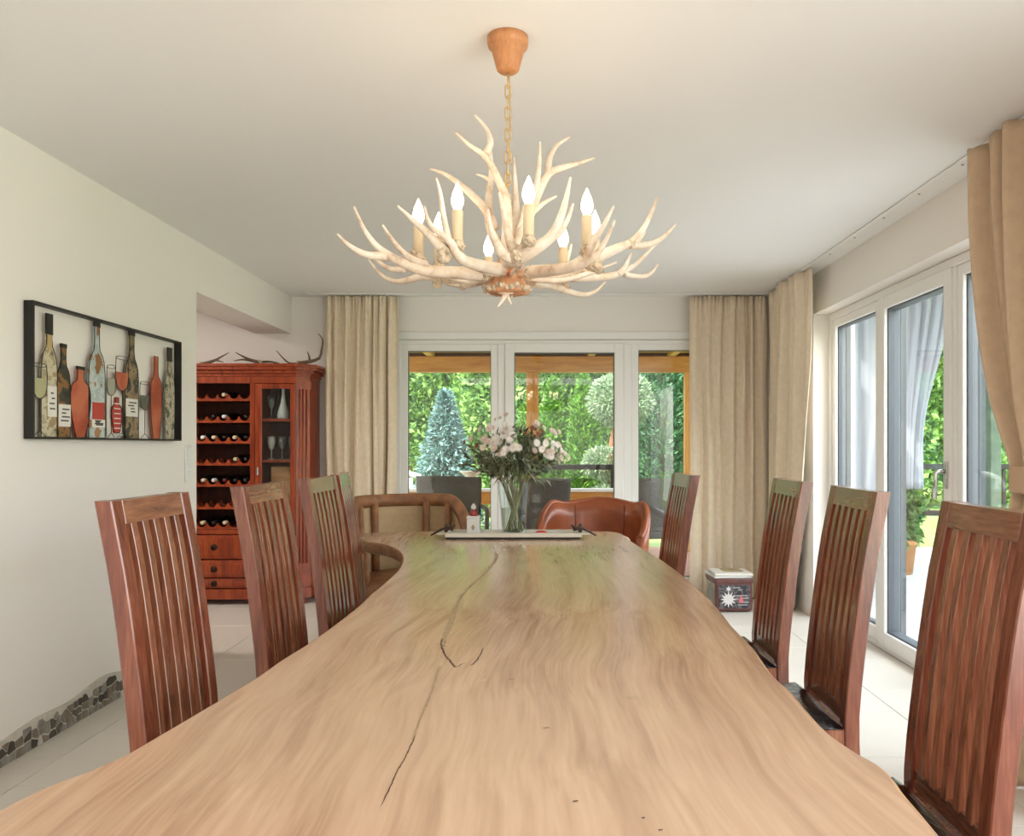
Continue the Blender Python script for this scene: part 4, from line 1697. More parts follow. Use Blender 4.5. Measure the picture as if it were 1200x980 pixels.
# antlers; drawn in a 2.8x detail frame: (zx, zy, depth offset from the hub)
def C(zx, zy, d):
    return P(380 + zx / 2.8, 20 + zy / 2.8, CC.y + d)


def antler(chains, burrs=(), rmain=0.015):
    bm = BM()
    for i, (pts, r0, r1) in enumerate(chains):
        horn(bm, [C(*p) for p in pts], r0 * 1.22, r1, 18, 9, 1.15)
    o = chp(obj('antler', bm, M['antler']))
    for (p, r) in burrs:
        bm = BM()
        t = bmesh.new()
        bmesh.ops.create_icosphere(t, subdivisions=3, radius=r)
        for v in t.verts:
            v.co *= 1 + 0.28 * noise.noise(v.co * 90)
        c = C(*p)
        for v in t.verts:
            v.co += c
        merge(bm, t)
        chp(obj('burr', bm, M['burr']), o)
    return o


antler([([(530, 845, -.04), (430, 838, -.10), (330, 832, -.16), (260, 808, -.20), (200, 775, -.22), (165, 745, -.23), (130, 695, -.24), (97, 622, -.26)], .017, .003),
        ([(205, 785, -.22), (140, 780, -.24), (85, 752, -.25), (42, 712, -.26)], .011, .003),
        ([(335, 815, -.16), (280, 790, -.20), (232, 742, -.23), (190, 682, -.25)], .010, .003)], [((528, 848, -.05), .018)])
antler([([(530, 855, 0.0), (420, 860, .05), (330, 850, .10), (280, 862, .12), (235, 868, .14), (185, 845, .15), (145, 795, .15)], .014, .003),
        ([(262, 828, .12), (215, 826, .13), (175, 800, .14), (150, 770, .15)], .009, .003)], [((372, 872, .06), .017), ((250, 808, .12), .011)])
antler([([(590, 830, -.06), (520, 818, -.15), (460, 800, -.22), (430, 770, -.26), (412, 735, -.28), (365, 700, -.29), (340, 665, -.30), (328, 620, -.31)], .016, .003),
        ([(395, 770, -.26), (360, 730, -.27), (300, 675, -.28), (240, 620, -.30)], .014, .003),
        ([(410, 745, -.27), (392, 660, -.25), (380, 580, -.24), (367, 528, -.24)], .009, .003)], [((393, 782, -.265), .023), ((300, 775, -.10), .015)])
antler([([(605, 800, -.18), (640, 790, -.26), (690, 760, -.29), (745, 720, -.30), (775, 660, -.31), (795, 590, -.31), (808, 525, -.32)], .020, .003),
        ([(700, 750, -.29), (760, 715, -.30), (795, 670, -.31), (817, 612, -.32)], .013, .003),
        ([(640, 795, -.26), (590, 780, -.28), (562, 735, -.29), (545, 690, -.30), (537, 630, -.30)], .015, .003),
        ([(625, 775, -.27), (605, 720, -.28), (590, 650, -.28), (573, 575, -.28)], .013, .003)], [((635, 780, -.275), .026)])
antler([([(670, 838, -.05), (740, 832, -.14), (820, 818, -.22), (880, 790, -.26), (920, 740, -.28), (953, 668, -.30)], .017, .003),
        ([(860, 800, -.24), (885, 735, -.25), (920, 680, -.26), (950, 620, -.28)], .011, .003)], [((678, 838, -.06), .021)])
antler([([(690, 848, .02), (780, 853, .08), (870, 855, .14), (950, 848, .17), (1010, 820, .19), (1050, 785, .20), (1090, 745, .21)], .015, .003),
        ([(965, 845, .17), (990, 815, .17), (1008, 775, .18)], .008, .003),
        ([(985, 845, .18), (1045, 852, .20), (1075, 838, .21), (1095, 812, .22)], .008, .003)], [((690, 855, .02), .016)])
antler([([(860, 815, .02), (905, 785, .04), (960, 760, .05), (1010, 738, .06), (1050, 690, .07), (1075, 640, .08), (1093, 592, .09)], .016, .003),
        ([(1005, 748, .06), (1060, 748, .07), (1110, 725, .08), (1153, 682, .09)], .012, .003),
        ([(1020, 745, .06), (1040, 725, .04), (1055, 705, .03)], .006, .002)], [((1010, 742, .06), .015), ((900, 825, .02), .018)])
antler([([(685, 868, .02), (740, 878, .10), (800, 900, .16), (850, 912, .20), (890, 900, .22), (922, 870, .24)], .012, .003)], [((795, 882, .15), .012)])
antler([([(700, 852, .10), (760, 842, .20), (830, 835, .26), (900, 828, .28), (960, 805, .28)], .012, .003),
        ([(780, 840, .22), (800, 790, .24), (812, 745, .25)], .008, .003)], [((905, 832, .28), .016)])
antler([([(560, 850, .05), (500, 870, .14), (455, 880, .20), (400, 870, .24), (350, 840, .26), (330, 790, .27)], .013, .003),
        ([(540, 872, .02), (560, 890, .00), (580, 905, -.02), (620, 905, -.02)], .008, .003)], [((455, 884, .2), .012), ((372, 868, .24), .015)])
# crown of upright antlers round the chain
antler([([(598, 770, -.03), (600, 690, -.05), (596, 600, -.07), (560, 510, -.10), (525, 455, -.12), (475, 420, -.14), (427, 375, -.16)], .015, .003),
        ([(530, 450, -.12), (545, 410, -.11), (530, 365, -.10), (493, 322, -.10)], .010, .003)])
antler([([(560, 700, .03), (535, 640, .02), (490, 590, .02), (440, 545, .03), (395, 515, .04), (347, 497, .05)], .014, .003),
        ([(585, 780, .02), (545, 690, .03), (540, 600, .05), (548, 520, .06), (545, 440, .06)], .014, .006),
        ([(545, 540, .06), (525, 525, .06), (498, 516, .06)], .006, .003)], [((602, 590, .0), .013)])
antler([([(625, 770, .0), (660, 680, .03), (695, 590, .06), (735, 515, .08), (790, 492, .09), (840, 478, .10), (887, 462, .11)], .017, .003),
        ([(735, 520, .08), (738, 470, .09), (760, 425, .10), (805, 394, .11)], .011, .003),
        ([(690, 600, .06), (700, 530, .05), (706, 470, .04), (708, 410, .03)], .010, .003),
        ([(680, 645, .05), (720, 610, .07), (762, 588, .09)], .008, .003)])
antler([([(620, 780, .02), (628, 680, .05), (628, 580, .07), (622, 460, .08)], .016, .003),
        ([(600, 780, .04), (640, 690, .02), (655, 620, .01)], .012, .006)])
antler([([(598, 882, 0), (592, 912, -.01), (583, 932, -.02), (568, 952, -.03)], .010, .002),
        ([(600, 882, 0), (600, 910, 0), (606, 930, .0), (614, 942, .0)], .008, .002),
        ([(606, 884, .02), (618, 905, .03), (612, 922, .03)], .007, .002)], [((600, 885, 0), .012)])
# candles
cand = [(-0.258, -0.100), (-0.127, -0.250), (-0.216, 0.035), (-0.080, 0.300), (0.070, -0.305), (0.173, 0.170), (0.232, -0.200), (0.267, 0.015)]
mb = {}
for (dx, dy) in cand:
    x, y = CC.x + dx, CC.y + dy
    c = bpy.data.objects.new('candle', None)
    if 'sleeve' not in mb:
        bm = BM(); lathe(bm, [(0.0, 0.0), (0.015, 0.0), (0.015, 0.100), (0.013, 0.104), (0.0, 0.104)], 14)
        o = obj('candle', bm, M['candle']); mb['sleeve'] = o.data
        bm = BM(); lathe(bm, [(0.0, 0.0), (0.009, 0.0), (0.0165, 0.018), (0.0175, 0.030), (0.013, 0.050), (0.006, 0.066), (0.0015, 0.077), (0.0, 0.078)], 14)
        b_ = obj('bulb', bm, M['bulb']); mb['bulb'] = b_.data
        bm = BM()
        lathe(bm, [(0.0, -0.012), (0.016, -0.010), (0.021, 0.004), (0.018, 0.016), (0.0155, 0.020)], 14)
        for k in range(10):
            t = bmesh.new(); bmesh.ops.create_icosphere(t, subdivisions=1, radius=0.005, matrix=Matrix.Translation((0.019 * math.cos(k * 0.628), 0.019 * math.sin(k * 0.628), 0.004 + 0.006 * math.sin(k * 2.1)))); merge(bm, t)
        cu = obj('candle_cup', bm, M['burr']); mb['cup'] = cu.data
    else:
        o = bpy.data.objects.new('candle', mb['sleeve']); COL.objects.link(o)
        b_ = bpy.data.objects.new('bulb', mb['bulb']); COL.objects.link(b_)
        cu = bpy.data.objects.new('candle_cup', mb['cup']); COL.objects.link(cu)
    bpy.data.objects.remove(c)
    o.parent = ch
    o.location = (dx, dy, 0.005 + 0.01)
    b_.parent = o
    b_.location = (0, 0, 0.104)
    cu.parent = o
    cu.location = (0, 0, 0.0)
    # twig carrying the candle
    bm = BM()
    tube(bm, smooth_path([(CC.x + dx * 0.15, CC.y + dy * 0.15, 1.765), (CC.x + dx * 0.6, CC.y + dy * 0.6, 1.758), (x, y, 1.788)], 8), 0.008, 7)
    chp(obj('candle_arm', bm, M['antler']))
    ld = bpy.data.lights.new('bulb_light', 'POINT')
    ld.energy = 0.18
    ld.color = (1.0, 0.74, 0.45)
    ld.shadow_soft_size = 0.02
    lo = bpy.data.objects.new('bulb_light', ld)
    lo.location = (x, y, 1.975)
    COL.objects.link(lo)

# ------------------------------------------------------------------ tray, vase, bouquet and small things on the table
M['silver_tray'] = plain('worn_silver_tray', rgb(206, 202, 190), 0.35, 0.5)
M['tray_mirror'] = plain('tray_mirror', rgb(214, 216, 212), 0.08, 0.9)
M['twig'] = plain('dark_twig', rgb(62, 44, 36), 0.6, vary=0.3, scale=40)
TY = 4.30
tray = thing('serving_tray', 'long silver mirrored tray with dark antler handles at the far end of the table', 'tray', (-0.17, TY, TZ))
bm = BM()
bbox(bm, -0.345, 0.345, -0.085, 0.085, 0.008, 0.014, 0.002)
obj('tray_base', bm, M['tray_mirror'], tray)
bm = BM()
for a in ((-0.352, 0.352, -0.092, -0.082), (-0.352, 0.352, 0.082, 0.092), (-0.352, -0.342, -0.082, 0.082), (0.342, 0.352, -0.082, 0.082)):
    bbox(bm, a[0], a[1], a[2], a[3], 0.010, 0.034, 0.002)
obj('tray_rim', bm, M['silver_tray'], tray)
one('tray_foot', M['black_metal'], tray, lambda b: [box(b, -0.345, 0.345, -0.086, 0.086, 0.0015, 0.0078)] + [box(b, sx * 0.30 - 0.02, sx * 0.30 + 0.02, sy * 0.06 - 0.012, sy * 0.06 + 0.012, 0.001, 0.008) for sx in (-1, 1) for sy in (-1, 1)])
for s in (-1, 1):
    bm = BM()
    horn(bm, [(s * 0.31, -0.07, 0.050), (s * 0.35, -0.075, 0.056), (s * 0.39, -0.07, 0.040), (s * 0.425, -0.06, 0.018)], 0.009, 0.004, 8, 7)
    horn(bm, [(s * 0.345, -0.09, 0.044), (s * 0.352, 0.0, 0.066), (s * 0.345, 0.09, 0.044)], 0.010, 0.008, 8, 7)
    horn(bm, [(s * 0.345, -0.07, 0.050), (s * 0.315, -0.08, 0.062), (s * 0.30, -0.075, 0.074)], 0.009, 0.004, 8, 7)
    obj('handle', bm, M['twig'], tray)
    one('handle_bracket', M['silver_tray'], tray, bbox, min(s * 0.352, s * 0.40), max(s * 0.352, s * 0.40), -0.06, 0.06, 0.020, 0.034, 0.002)

tz = TZ + 0.014
vase_loc = Vector((-0.168, TY + 0.0, tz))
M['vase_glass'] = new_mat('vase_glass')[0]
b_ = M['vase_glass'].node_tree.nodes['Principled BSDF']
b_.inputs['Base Color'].default_value = (0.95, 0.98, 0.96, 1)
b_.inputs['Transmission Weight'].default_value = 1.0
b_.inputs['Roughness'].default_value = 0.0
b_.inputs['IOR'].default_value = 1.33
bm = BM()
lathe(bm, [(0.0, 0.0), (0.060, 0.0), (0.064, 0.004), (0.066, 0.05), (0.074, 0.15), (0.088, 0.262), (0.092, 0.278), (0.088, 0.279), (0.083, 0.262), (0.069, 0.15), (0.060, 0.05), (0.056, 0.022), (0.0, 0.018)], 32)
vase = tag(obj('glass_vase', bm, M['clear']), 'clear flared glass vase holding the bouquet on the silver tray', 'vase')
vase.location = vase_loc
bm = BM()
lathe(bm, [(0.0, 0.019), (0.054, 0.0195), (0.058, 0.05), (0.066, 0.14), (0.0, 0.14)], 24)
obj('water', bm, glass_mat('vase_water', (0.93, 0.95, 0.90, 1), 1.33), vase)

bq = thing('flower_bouquet', 'bouquet of white and pinkish blooms with dark green leaves in the glass vase', 'bouquet', tuple(vase_loc + Vector((0, 0, 0.021))))
r5 = random.Random(11)
M['stem'] = plain('green_stem', rgb(146, 144, 100), 0.6, vary=0.25, scale=20)
M['leaf_dark'] = leaf_mat('bouquet_leaf', rgb(56, 66, 50), rgb(160, 168, 138), 0.15)
tips = []
bm = BM()
for k in range(46):
    az = r5.uniform(0, 2 * PI)
    el = r5.uniform(0.25, 1.0)
    rr = 0.30 * (1 - el ** 3) ** 0.5 * r5.uniform(0.55, 1.0)
    tip = Vector((rr * math.cos(az), rr * 0.75 * math.sin(az), 0.30 + 0.25 * el * r5.uniform(0.75, 1.0)))
    a2 = az + PI + r5.uniform(-0.6, 0.6)
    br = r5.uniform(0.02, 0.050)
    p0 = Vector((br * math.cos(a2), br * math.sin(a2), 0.003))
    p1 = Vector((0.062 * math.cos(az) * min(1, rr / 0.1), 0.062 * math.sin(az) * min(1, rr / 0.1), 0.25))
    pts = smooth_path([p0, p1, tip], 9)
    tube(bm, pts, taper(10, 0.0026, 0.0018), 5)
    tips.append((tip, (tip - p1).normalized(), az))
obj('stems', bm, M['stem'], bq)


def leaf_blade(bm, p, d, nrm, L, w):
    d = d.normalized()
    s = d.cross(nrm)
    if s.length < 1e-4:
        s = d.cross(Vector((1, 0.3, 0)))
    s.normalize()
    u = s.cross(d)
    a = bm.verts.new(p)
    m1 = bm.verts.new(p + d * L * 0.4 + s * w + u * w * 0.3)
    m2 = bm.verts.new(p + d * L * 0.4 - s * w + u * w * 0.3)
    c = bm.verts.new(p + d * L * 0.5)
    t = bm.verts.new(p + d * L - u * L * 0.15)
    bm.faces.new((a, m1, c))
    bm.faces.new((a, c, m2))
    bm.faces.new((m1, t, c))
    bm.faces.new((c, t, m2))


bm = BM()
for tip, d, az in tips:
    for q in range(40):
        t = r5.uniform(0.0, 1.0)
        p = Vector((0.045 * math.cos(az), 0.045 * math.sin(az), 0.25)).lerp(tip, 0.25 + 0.75 * t)
        dirv = (d + Vector((r5.uniform(-1, 1), r5.uniform(-1, 1), r5.uniform(-0.9, 0.7))) * 0.95)
        leaf_blade(bm, p, dirv, Vector((r5.uniform(-1, 1), r5.uniform(-1, 1), r5.uniform(-1, 1))), r5.uniform(0.025, 0.06), r5.uniform(0.004, 0.009))
# drooping greenery over the rim
for k in range(150):
    az = r5.uniform(0, 2 * PI)
    rr = r5.uniform(0.06, 0.24)
    p = Vector((rr * math.cos(az), rr * 0.8 * math.sin(az), r5.uniform(0.27, 0.40)))
    leaf_blade(bm, p, Vector((math.cos(az), math.sin(az), r5.uniform(-0.9, 0.2))), Vector((0, 0, 1)), r5.uniform(0.05, 0.10), r5.uniform(0.004, 0.010))
lf = obj('leaves', bm, M['leaf_dark'], bq)
lf['kind'] = 'stuff'
M['petal_white'] = plain('white_petal', rgb(240, 234, 226), 0.7)
M['petal_pink'] = plain('dusty_pink_petal', rgb(224, 204, 190), 0.7)
M['petal_rust'] = plain('dry_rust_petal', rgb(150, 96, 72), 0.8)
M['flower_eye'] = plain('flower_eye', rgb(206, 190, 130), 0.7)


def make_flower(mat, R, n):
    bm = BM()
    for ringk, (rr, tilt, off) in enumerate(((R, 0.35, 0.0), (R * 0.72, 0.75, 0.2), (R * 0.45, 1.05, 0.1))):
        m = n - ringk * 3
        for k in range(m):
            a = 2 * PI * k / m + off
            d = Vector((math.cos(a), math.sin(a), tilt)).normalized()
            leaf_blade(bm, Vector((0, 0, 0.0)), d, Vector((0, 0, 1)), rr, rr * 0.20)
    me = bpy.data.meshes.new('flower_head')
    bm.to_mesh(me); bm.free()
    me.materials.append(mat)
    return me


fm = [make_flower(M['petal_white'], 0.030, 15), make_flower(M['petal_pink'], 0.026, 14), make_flower(M['petal_rust'], 0.024, 12)]
r6 = random.Random(5)
blooms = []
for (cx, cy, cz, sp, nn, kinds) in ((-0.055, -0.07, 0.50, 0.060, 17, (0, 0, 0, 1)), (-0.10, -0.08, 0.44, 0.055, 9, (0, 1, 1)), (0.0, -0.12, 0.44, 0.05, 6, (0, 0, 1)), (-0.20, 0.0, 0.45, 0.045, 7, (2, 1, 2)), (0.15, -0.08, 0.41, 0.05, 8, (0, 0, 1)),
                               (0.20, -0.03, 0.45, 0.050, 11, (1, 1, 0)), (0.23, 0.0, 0.37, 0.040, 7, (1, 1)), (0.11, 0.0, 0.52, 0.045, 9, (2, 2, 1))):
    for q in range(int(nn * 1.5)):
        blooms.append((cx * 1.05 + r6.gauss(0, sp * 0.6), cy - 0.045 + r6.gauss(0, sp * 0.5), cz + 0.012 + r6.gauss(0, sp * 0.55), r6.uniform(0.45, 0.9), r6.choice(kinds)))
for (x, y, z, s, k) in blooms:
    o = bpy.data.objects.new('flower_head', fm[k])
    COL.objects.link(o)
    o.parent = bq
    o.location = (x, y, z)
    d = Vector((x * 2.0 + r6.uniform(-0.2, 0.2), y * 2 - 0.22, z - 0.30 + r6.uniform(-0.1, 0.1)))
    o.rotation_euler = d.to_track_quat('Z', 'Y').to_euler()
    o.scale = (s, s, s)

# white candle box with a figurine, red token, dark strip on the tray
cb = thing('gift_box', 'small white box with a diamond motif standing on the tray left of the vase', 'box', (-0.378, TY - 0.035, tz))
one('box_body', M['decor_white'], cb, bbox, -0.032, 0.032, -0.032, 0.032, 0.0, 0.092, 0.002)
one('box_lid', M['decor_white'], cb, bbox, -0.034, 0.034, -0.034, 0.034, 0.092, 0.104, 0.002)
one('diamond_motif', plain('tan_print', rgb(168, 150, 116), 0.6), cb, lambda b: prism(b, [(0, 0.028), (0.010, 0.045), (0, 0.062), (-0.010, 0.045)], lambda a, c: (a, -0.0322, c), lambda a, c: (a, -0.0335, c)))
fg = thing('figurine', 'tiny red and white figurine on top of the white diamond box', 'figurine', (-0.378, TY - 0.035, tz + 0.104))
one('figurine_body', plain('red_glaze', rgb(150, 54, 48), 0.35), fg, lathe, [(0.0, 0.0), (0.020, 0.0), (0.022, 0.012), (0.012, 0.026), (0.008, 0.032), (0.0, 0.033)], 14)
one('figurine_head', M['decor_white'], fg, lathe, [(0.0, 0.030), (0.010, 0.033), (0.014, 0.043), (0.010, 0.054), (0.004, 0.062), (0.0, 0.064)], 14)
bm = BM(); lathe(bm, [(0.0, 0.0), (0.030, 0.0), (0.034, 0.008), (0.030, 0.020), (0.015, 0.028), (0.0, 0.029)], 20)
o = tag(obj('candle_stub', bm, plain('red_wax', rgb(206, 62, 58), 0.4)), 'low red tealight on the tray right of the vase', 'candle')
o.location = (-0.025, TY - 0.05, tz)
bm = BM(); bbox(bm, -0.04, 0.04, -0.006, 0.006, 0, 0.012, 0.002)
o = tag(obj('wooden_stick', bm, M['black_metal']), 'small dark stick lying on the tray beside the red tealight', 'stick')
o.location = (0.075, TY - 0.02, tz)

# ------------------------------------------------------------------ vintage tin box with magazines in the corner
M['tin'] = plain('dark_red_tin', rgb(96, 52, 46), 0.45, vary=0.25, scale=14, coat=0.2)
M['tin_front'] = patch_mat('tin_print', [rgb(44, 42, 48), rgb(64, 60, 66), rgb(96, 92, 92), rgb(36, 34, 40)], 22)
M['tin_side'] = patch_mat('tin_side_print', [rgb(136, 128, 110), rgb(116, 112, 104), rgb(160, 152, 132)], 18)
BXW, BXD, BXH = 0.285, 0.30, 0.255
tin = thing('tin_box', 'vintage printed tin box with dark red rim standing in front of the corner curtains', 'box', (1.405, 6.30, 0), math.radians(3))
one('box_body', M['tin'], tin, bbox, -BXW / 2, BXW / 2, -BXD / 2, BXD / 2, 0.006, BXH, 0.02, 3)
one('front_panel', M['tin_front'], tin, bbox, -BXW / 2 + 0.022, BXW / 2 - 0.022, -BXD / 2 - 0.003, -BXD / 2 + 0.004, 0.03, 0.205, 0.003)
one('side_print', M['tin_side'], tin, bbox, -BXW / 2 - 0.003, -BXW / 2 + 0.003, -BXD / 2 + 0.03, BXD / 2 - 0.03, 0.03, 0.21, 0.003)
one('lid', M['tin'], tin, bbox, -BXW / 2 - 0.004, BXW / 2 + 0.004, -BXD / 2 - 0.004, BXD / 2 + 0.004, 0.215, BXH + 0.004, 0.012, 2)


def star(b, cx, cz, R, n, y):
    pts = []
    for k in range(2 * n):
        a = PI * k / n + PI / 2
        r = R if k % 2 == 0 else R * 0.52
        pts.append((cx + r * math.cos(a), cz + r * math.sin(a)))
    prism(b, pts, lambda a, c: (a, y, c), lambda a, c: (a, y - 0.0015, c))


def ornament(b):
    y = -BXD / 2 - 0.003
    star(b, -0.045, 0.100, 0.062, 12, y)
    star(b, -0.045, 0.178, 0.022, 6, y)
    box(b, -0.048, -0.042, y - 0.0015, y, 0.16, 0.20)


one('printed_ornament', plain('white_print', rgb(216, 210, 208), 0.6), tin, ornament)
one('printed_lines', plain('grey_print', rgb(186, 180, 182), 0.6), tin, lambda b: [box(b, x0, x1, -BXD / 2 - 0.0042, -BXD / 2 - 0.003, z, z + 0.005) for x0, x1, z in ((-0.01, 0.045, 0.185), (0.03, 0.06, 0.170), (0.0, 0.10, 0.125), (0.055, 0.11, 0.106), (0.01, 0.03, 0.10), (0.03, 0.10, 0.055), (0.04, 0.11, 0.075))])
one('printed_figure', plain('pink_print', rgb(206, 104, 112), 0.6), tin, lambda b: prism(b, [(0.035, 0.075), (0.062, 0.07), (0.07, 0.095), (0.058, 0.11), (0.052, 0.135), (0.042, 0.112), (0.033, 0.098)], lambda a, c: (a, -BXD / 2 - 0.003, c), lambda a, c: (a, -BXD / 2 - 0.0045, c)))
for k, (rz, lab, col, dx) in enumerate(((0.02, 'white folded newspaper directly on the tin box lid', rgb(214, 212, 208), -0.01), (-0.06, 'glossy magazine with green photo lying on the newspaper', rgb(226, 222, 214), 0.008))):
    mg = thing('magazine', lab, 'magazine', (1.405 + dx, 6.29, BXH + 0.0045 + 0.0175 * k), math.radians(3) + rz)
    one('pages', plain('paper', col, 0.6), mg, bbox, -0.145, 0.140, -0.15, 0.14, 0, 0.016, 0.003)
    if k == 1:
        one('cover_photo', patch_mat('cover_print', [rgb(120, 124, 84), rgb(180, 176, 120), rgb(150, 120, 92)], 10), mg, box, -0.06, 0.09, -0.05, 0.12, 0.016, 0.0168)
    else:
        one('cover_photo', patch_mat('cover_print_grey', [rgb(120, 124, 130), rgb(180, 184, 190), rgb(200, 200, 204)], 10), mg, box, -0.13, 0.12, -0.13, 0.12, 0.016, 0.0168)

# ------------------------------------------------------------------ outside: terrace, pergola, garden
M['paver'] = plain('red_terrace', rgb(168, 126, 108), 0.85, vary=0.15, scale=8)
M['pale_paving'] = plain('pale_paving', rgb(176, 175, 172), 0.8, vary=0.05, scale=4)
M['lawn'] = plain('lawn_green', rgb(130, 148, 84), 0.9, vary=0.25, scale=1.2, bump=0.5, bscale=30)
M['pine'] = wood('pergola_pine', rgb(176, 116, 50), rgb(206, 146, 74), rgb(222, 168, 96), 0.5, (1.2, 12, 12), 0.0, 0.05)
M['pine_v'] = wood('pergola_pine_upright', rgb(176, 116, 50), rgb(206, 146, 74), rgb(222, 168, 96), 0.5, (12, 12, 1.2), 0.0, 0.05)
M['pine_board'] = wood('roof_board_pine', rgb(196, 160, 84), rgb(220, 188, 108), rgb(232, 206, 130), 0.55, (12, 1.2, 12), 0.0, 0.06)
M['white_paint'] = plain('white_outdoor_paint', rgb(230, 230, 230), 0.5)
bm = BM(); box(bm, -60, 60, -30, 90, -0.30, -0.10)
structure(obj('ground_lawn', bm, M['lawn']))
bm = BM(); box(bm, -4.3, 2.6, 7.16, 10.4, -0.10, -0.03)
structure(obj('terrace_back', bm, M['paver']))
bm = BM(); box(bm, 2.26, 7.2, -3.0, 10.4, -0.11, -0.035)
structure(obj('terrace_side', bm, M['pale_paving']))

BY = 10.0
pg = thing('pergola', 'pine pergola roof over the terrace behind the house', 'pergola', (0, BY, 0))


def pgp(name, mat, fn, *a):
    o = one(name, mat, None, fn, *a)
    o.parent = pg
    o.matrix_parent_inverse = Matrix.Translation((0, -BY, 0))
    return o


pgp('beam', M['pine'], bbox, -5.0, 2.15, BY - 0.07, BY + 0.07, 2.150, 2.340, 0.006)
for x in (-3.6, -0.166, 1.76):
    pgp('post', M['pine_v'], bbox, x - 0.073, x + 0.073, BY - 0.065, BY + 0.065, -0.03, 2.150, 0.006)
pgp('gap_shade_board', M['cab_dark'], bbox, -5.0, 2.15, BY + 0.10, BY + 0.125, 2.342, 2.44, 0.003)  # dark strip added for the shade in the gap above the beam
for k in range(7):
    x = -4.4 + 0.98 * k + 0.05
    pgp('rafter', M['pine_board'], bbox, x - 0.04, x + 0.04, 7.18, BY + 0.09, 2.342, 2.398, 0.004)
nb = 26
for k in range(nb):
    y0 = 7.17 + 2.95 * k / nb
    pgp('roof_board', M['pine_board'], bbox, -5.0, 2.15, y0, y0 + 2.95 / nb - 0.008, 2.40, 2.42, 0.002)
rl = thing('terrace_railing', 'wooden terrace railing with a white cap board beyond the pergola posts', 'railing', (0, BY + 0.16, 0))
one('cap_board', M['white_paint'], rl, bbox, -4.6, 2.6, -0.08, 0.08, 0.685, 0.725, 0.004)
one('rail_board', M['pine'], rl, bbox, -4.6, 2.6, -0.03, 0.03, 0.530, 0.684, 0.004)
for x in (-4.4, -2.9, -1.6, 0.75, 2.4):
    one('rail_post', M['pine_v'], rl, bbox, x - 0.04, x + 0.04, -0.028, 0.028, -0.03, 0.532, 0.004)
mr = thing('metal_rail', 'dark metal handrail between the pine post and a dark upright', 'railing', (0.35, BY + 0.3, 0))
one('bar', M['black_metal'], mr, bbox, -0.58, 0.50, -0.03, 0.03, 0.955, 1.02, 0.006)
one('upright', M['black_metal'], mr, bbox, 0.46, 0.50, -0.03, 0.03, -0.10, 0.956, 0.004)
one('upright', M['black_metal'], mr, bbox, -0.58, -0.54, -0.03, 0.03, -0.10, 0.956, 0.004)

# wicker terrace chairs
M['wicker'] = plain('dark_wicker', rgb(92, 88, 88), 0.6, vary=0.15, scale=50, bump=0.9, bscale=110)


def wicker_chair(label, loc, rz):
    t = thing('wicker_chair', label, 'chair', loc, rz, 'dark wicker chairs on the terrace')
    bm = BM()
    nx, nz = 12, 12
    fr, bk = [], []
    for i in range(nx + 1):
        u = -1 + 2 * i / nx
        rf, rb = [], []
        for j in range(nz + 1):
            v = j / nz
            x = u * (0.24 + 0.02 * v)
            y = 0.16 + 0.06 * v - 0.05 * u * u
            z = 0.40 + 0.56 * v
            rf.append(bm.verts.new((x, y, z)))
            rb.append(bm.verts.new((x, y + 0.035, z)))
        fr.append(rf); bk.append(rb)
    for i in range(nx):
        for j in range(nz):
            f = bm.faces.new((fr[i][j], fr[i + 1][j], fr[i + 1][j + 1], fr[i][j + 1])); f.smooth = True
            f = bm.faces.new((bk[i][j], bk[i][j + 1], bk[i + 1][j + 1], bk[i + 1][j])); f.smooth = True
        bm.faces.new((fr[i][nz], fr[i + 1][nz], bk[i + 1][nz], bk[i][nz]))
        bm.faces.new((fr[i][0], bk[i][0], bk[i + 1][0], fr[i + 1][0]))
    for i in (0, nx):
        for j in range(nz):
            bm.faces.new((fr[i][j], fr[i][j + 1], bk[i][j + 1], bk[i][j]))
    obj('backrest', bm, M['wicker'], t)
    one('seat', M['wicker'], t, bbox, -0.25, 0.25, -0.28, 0.20, 0.36, 0.43, 0.012, 2)
    for s in (-1, 1):
        bm = BM()
        tube(bm, smooth_path([(s * 0.255, 0.17, 0.66), (s * 0.265, -0.05, 0.655), (s * 0.26, -0.24, 0.63), (s * 0.25, -0.26, 0.43)], 10), 0.022, 8)
        obj('armrest', bm, M['wicker'], t)
        for y in (-0.25, 0.17):
            one('leg', M['wicker'], t, bbox, s * 0.225 - 0.02, s * 0.225 + 0.02, y - 0.02, y + 0.02, 0.0, 0.36, 0.004)
    return t


wc = wicker_chair('dark wicker terrace chair, leftmost of those seen through the window', (-1.13, 9.0, -0.03), math.radians(176))
dup(wc, (-0.885, 8.25, -0.03), math.radians(12), 'dark wicker terrace chair overlapping the leftmost one, turned the other way')
dup(wc, (-0.02, 8.4, -0.03), math.radians(183), 'dark wicker terrace chair seen just right of the vase')
dup(wc, (1.05, 8.3, -0.03), math.radians(190), 'dark wicker terrace chair seen through the narrow right window pane')
# terrace table the chairs stand at
tt_ = thing('terrace_table', 'low pine terrace table half hidden behind the vase', 'table', (-0.25, 9.35, -0.03))
one('table_top', M['pine'], tt_, bbox, -0.30, 0.30, -0.30, 0.30, 0.52, 0.56, 0.005)
for sx in (-1, 1):
    for sy in (-1, 1):
        one('leg', M['pine_v'], tt_, bbox, sx * 0.26 - 0.025, sx * 0.26 + 0.025, sy * 0.26 - 0.025, sy * 0.26 + 0.025, 0, 0.52, 0.004)
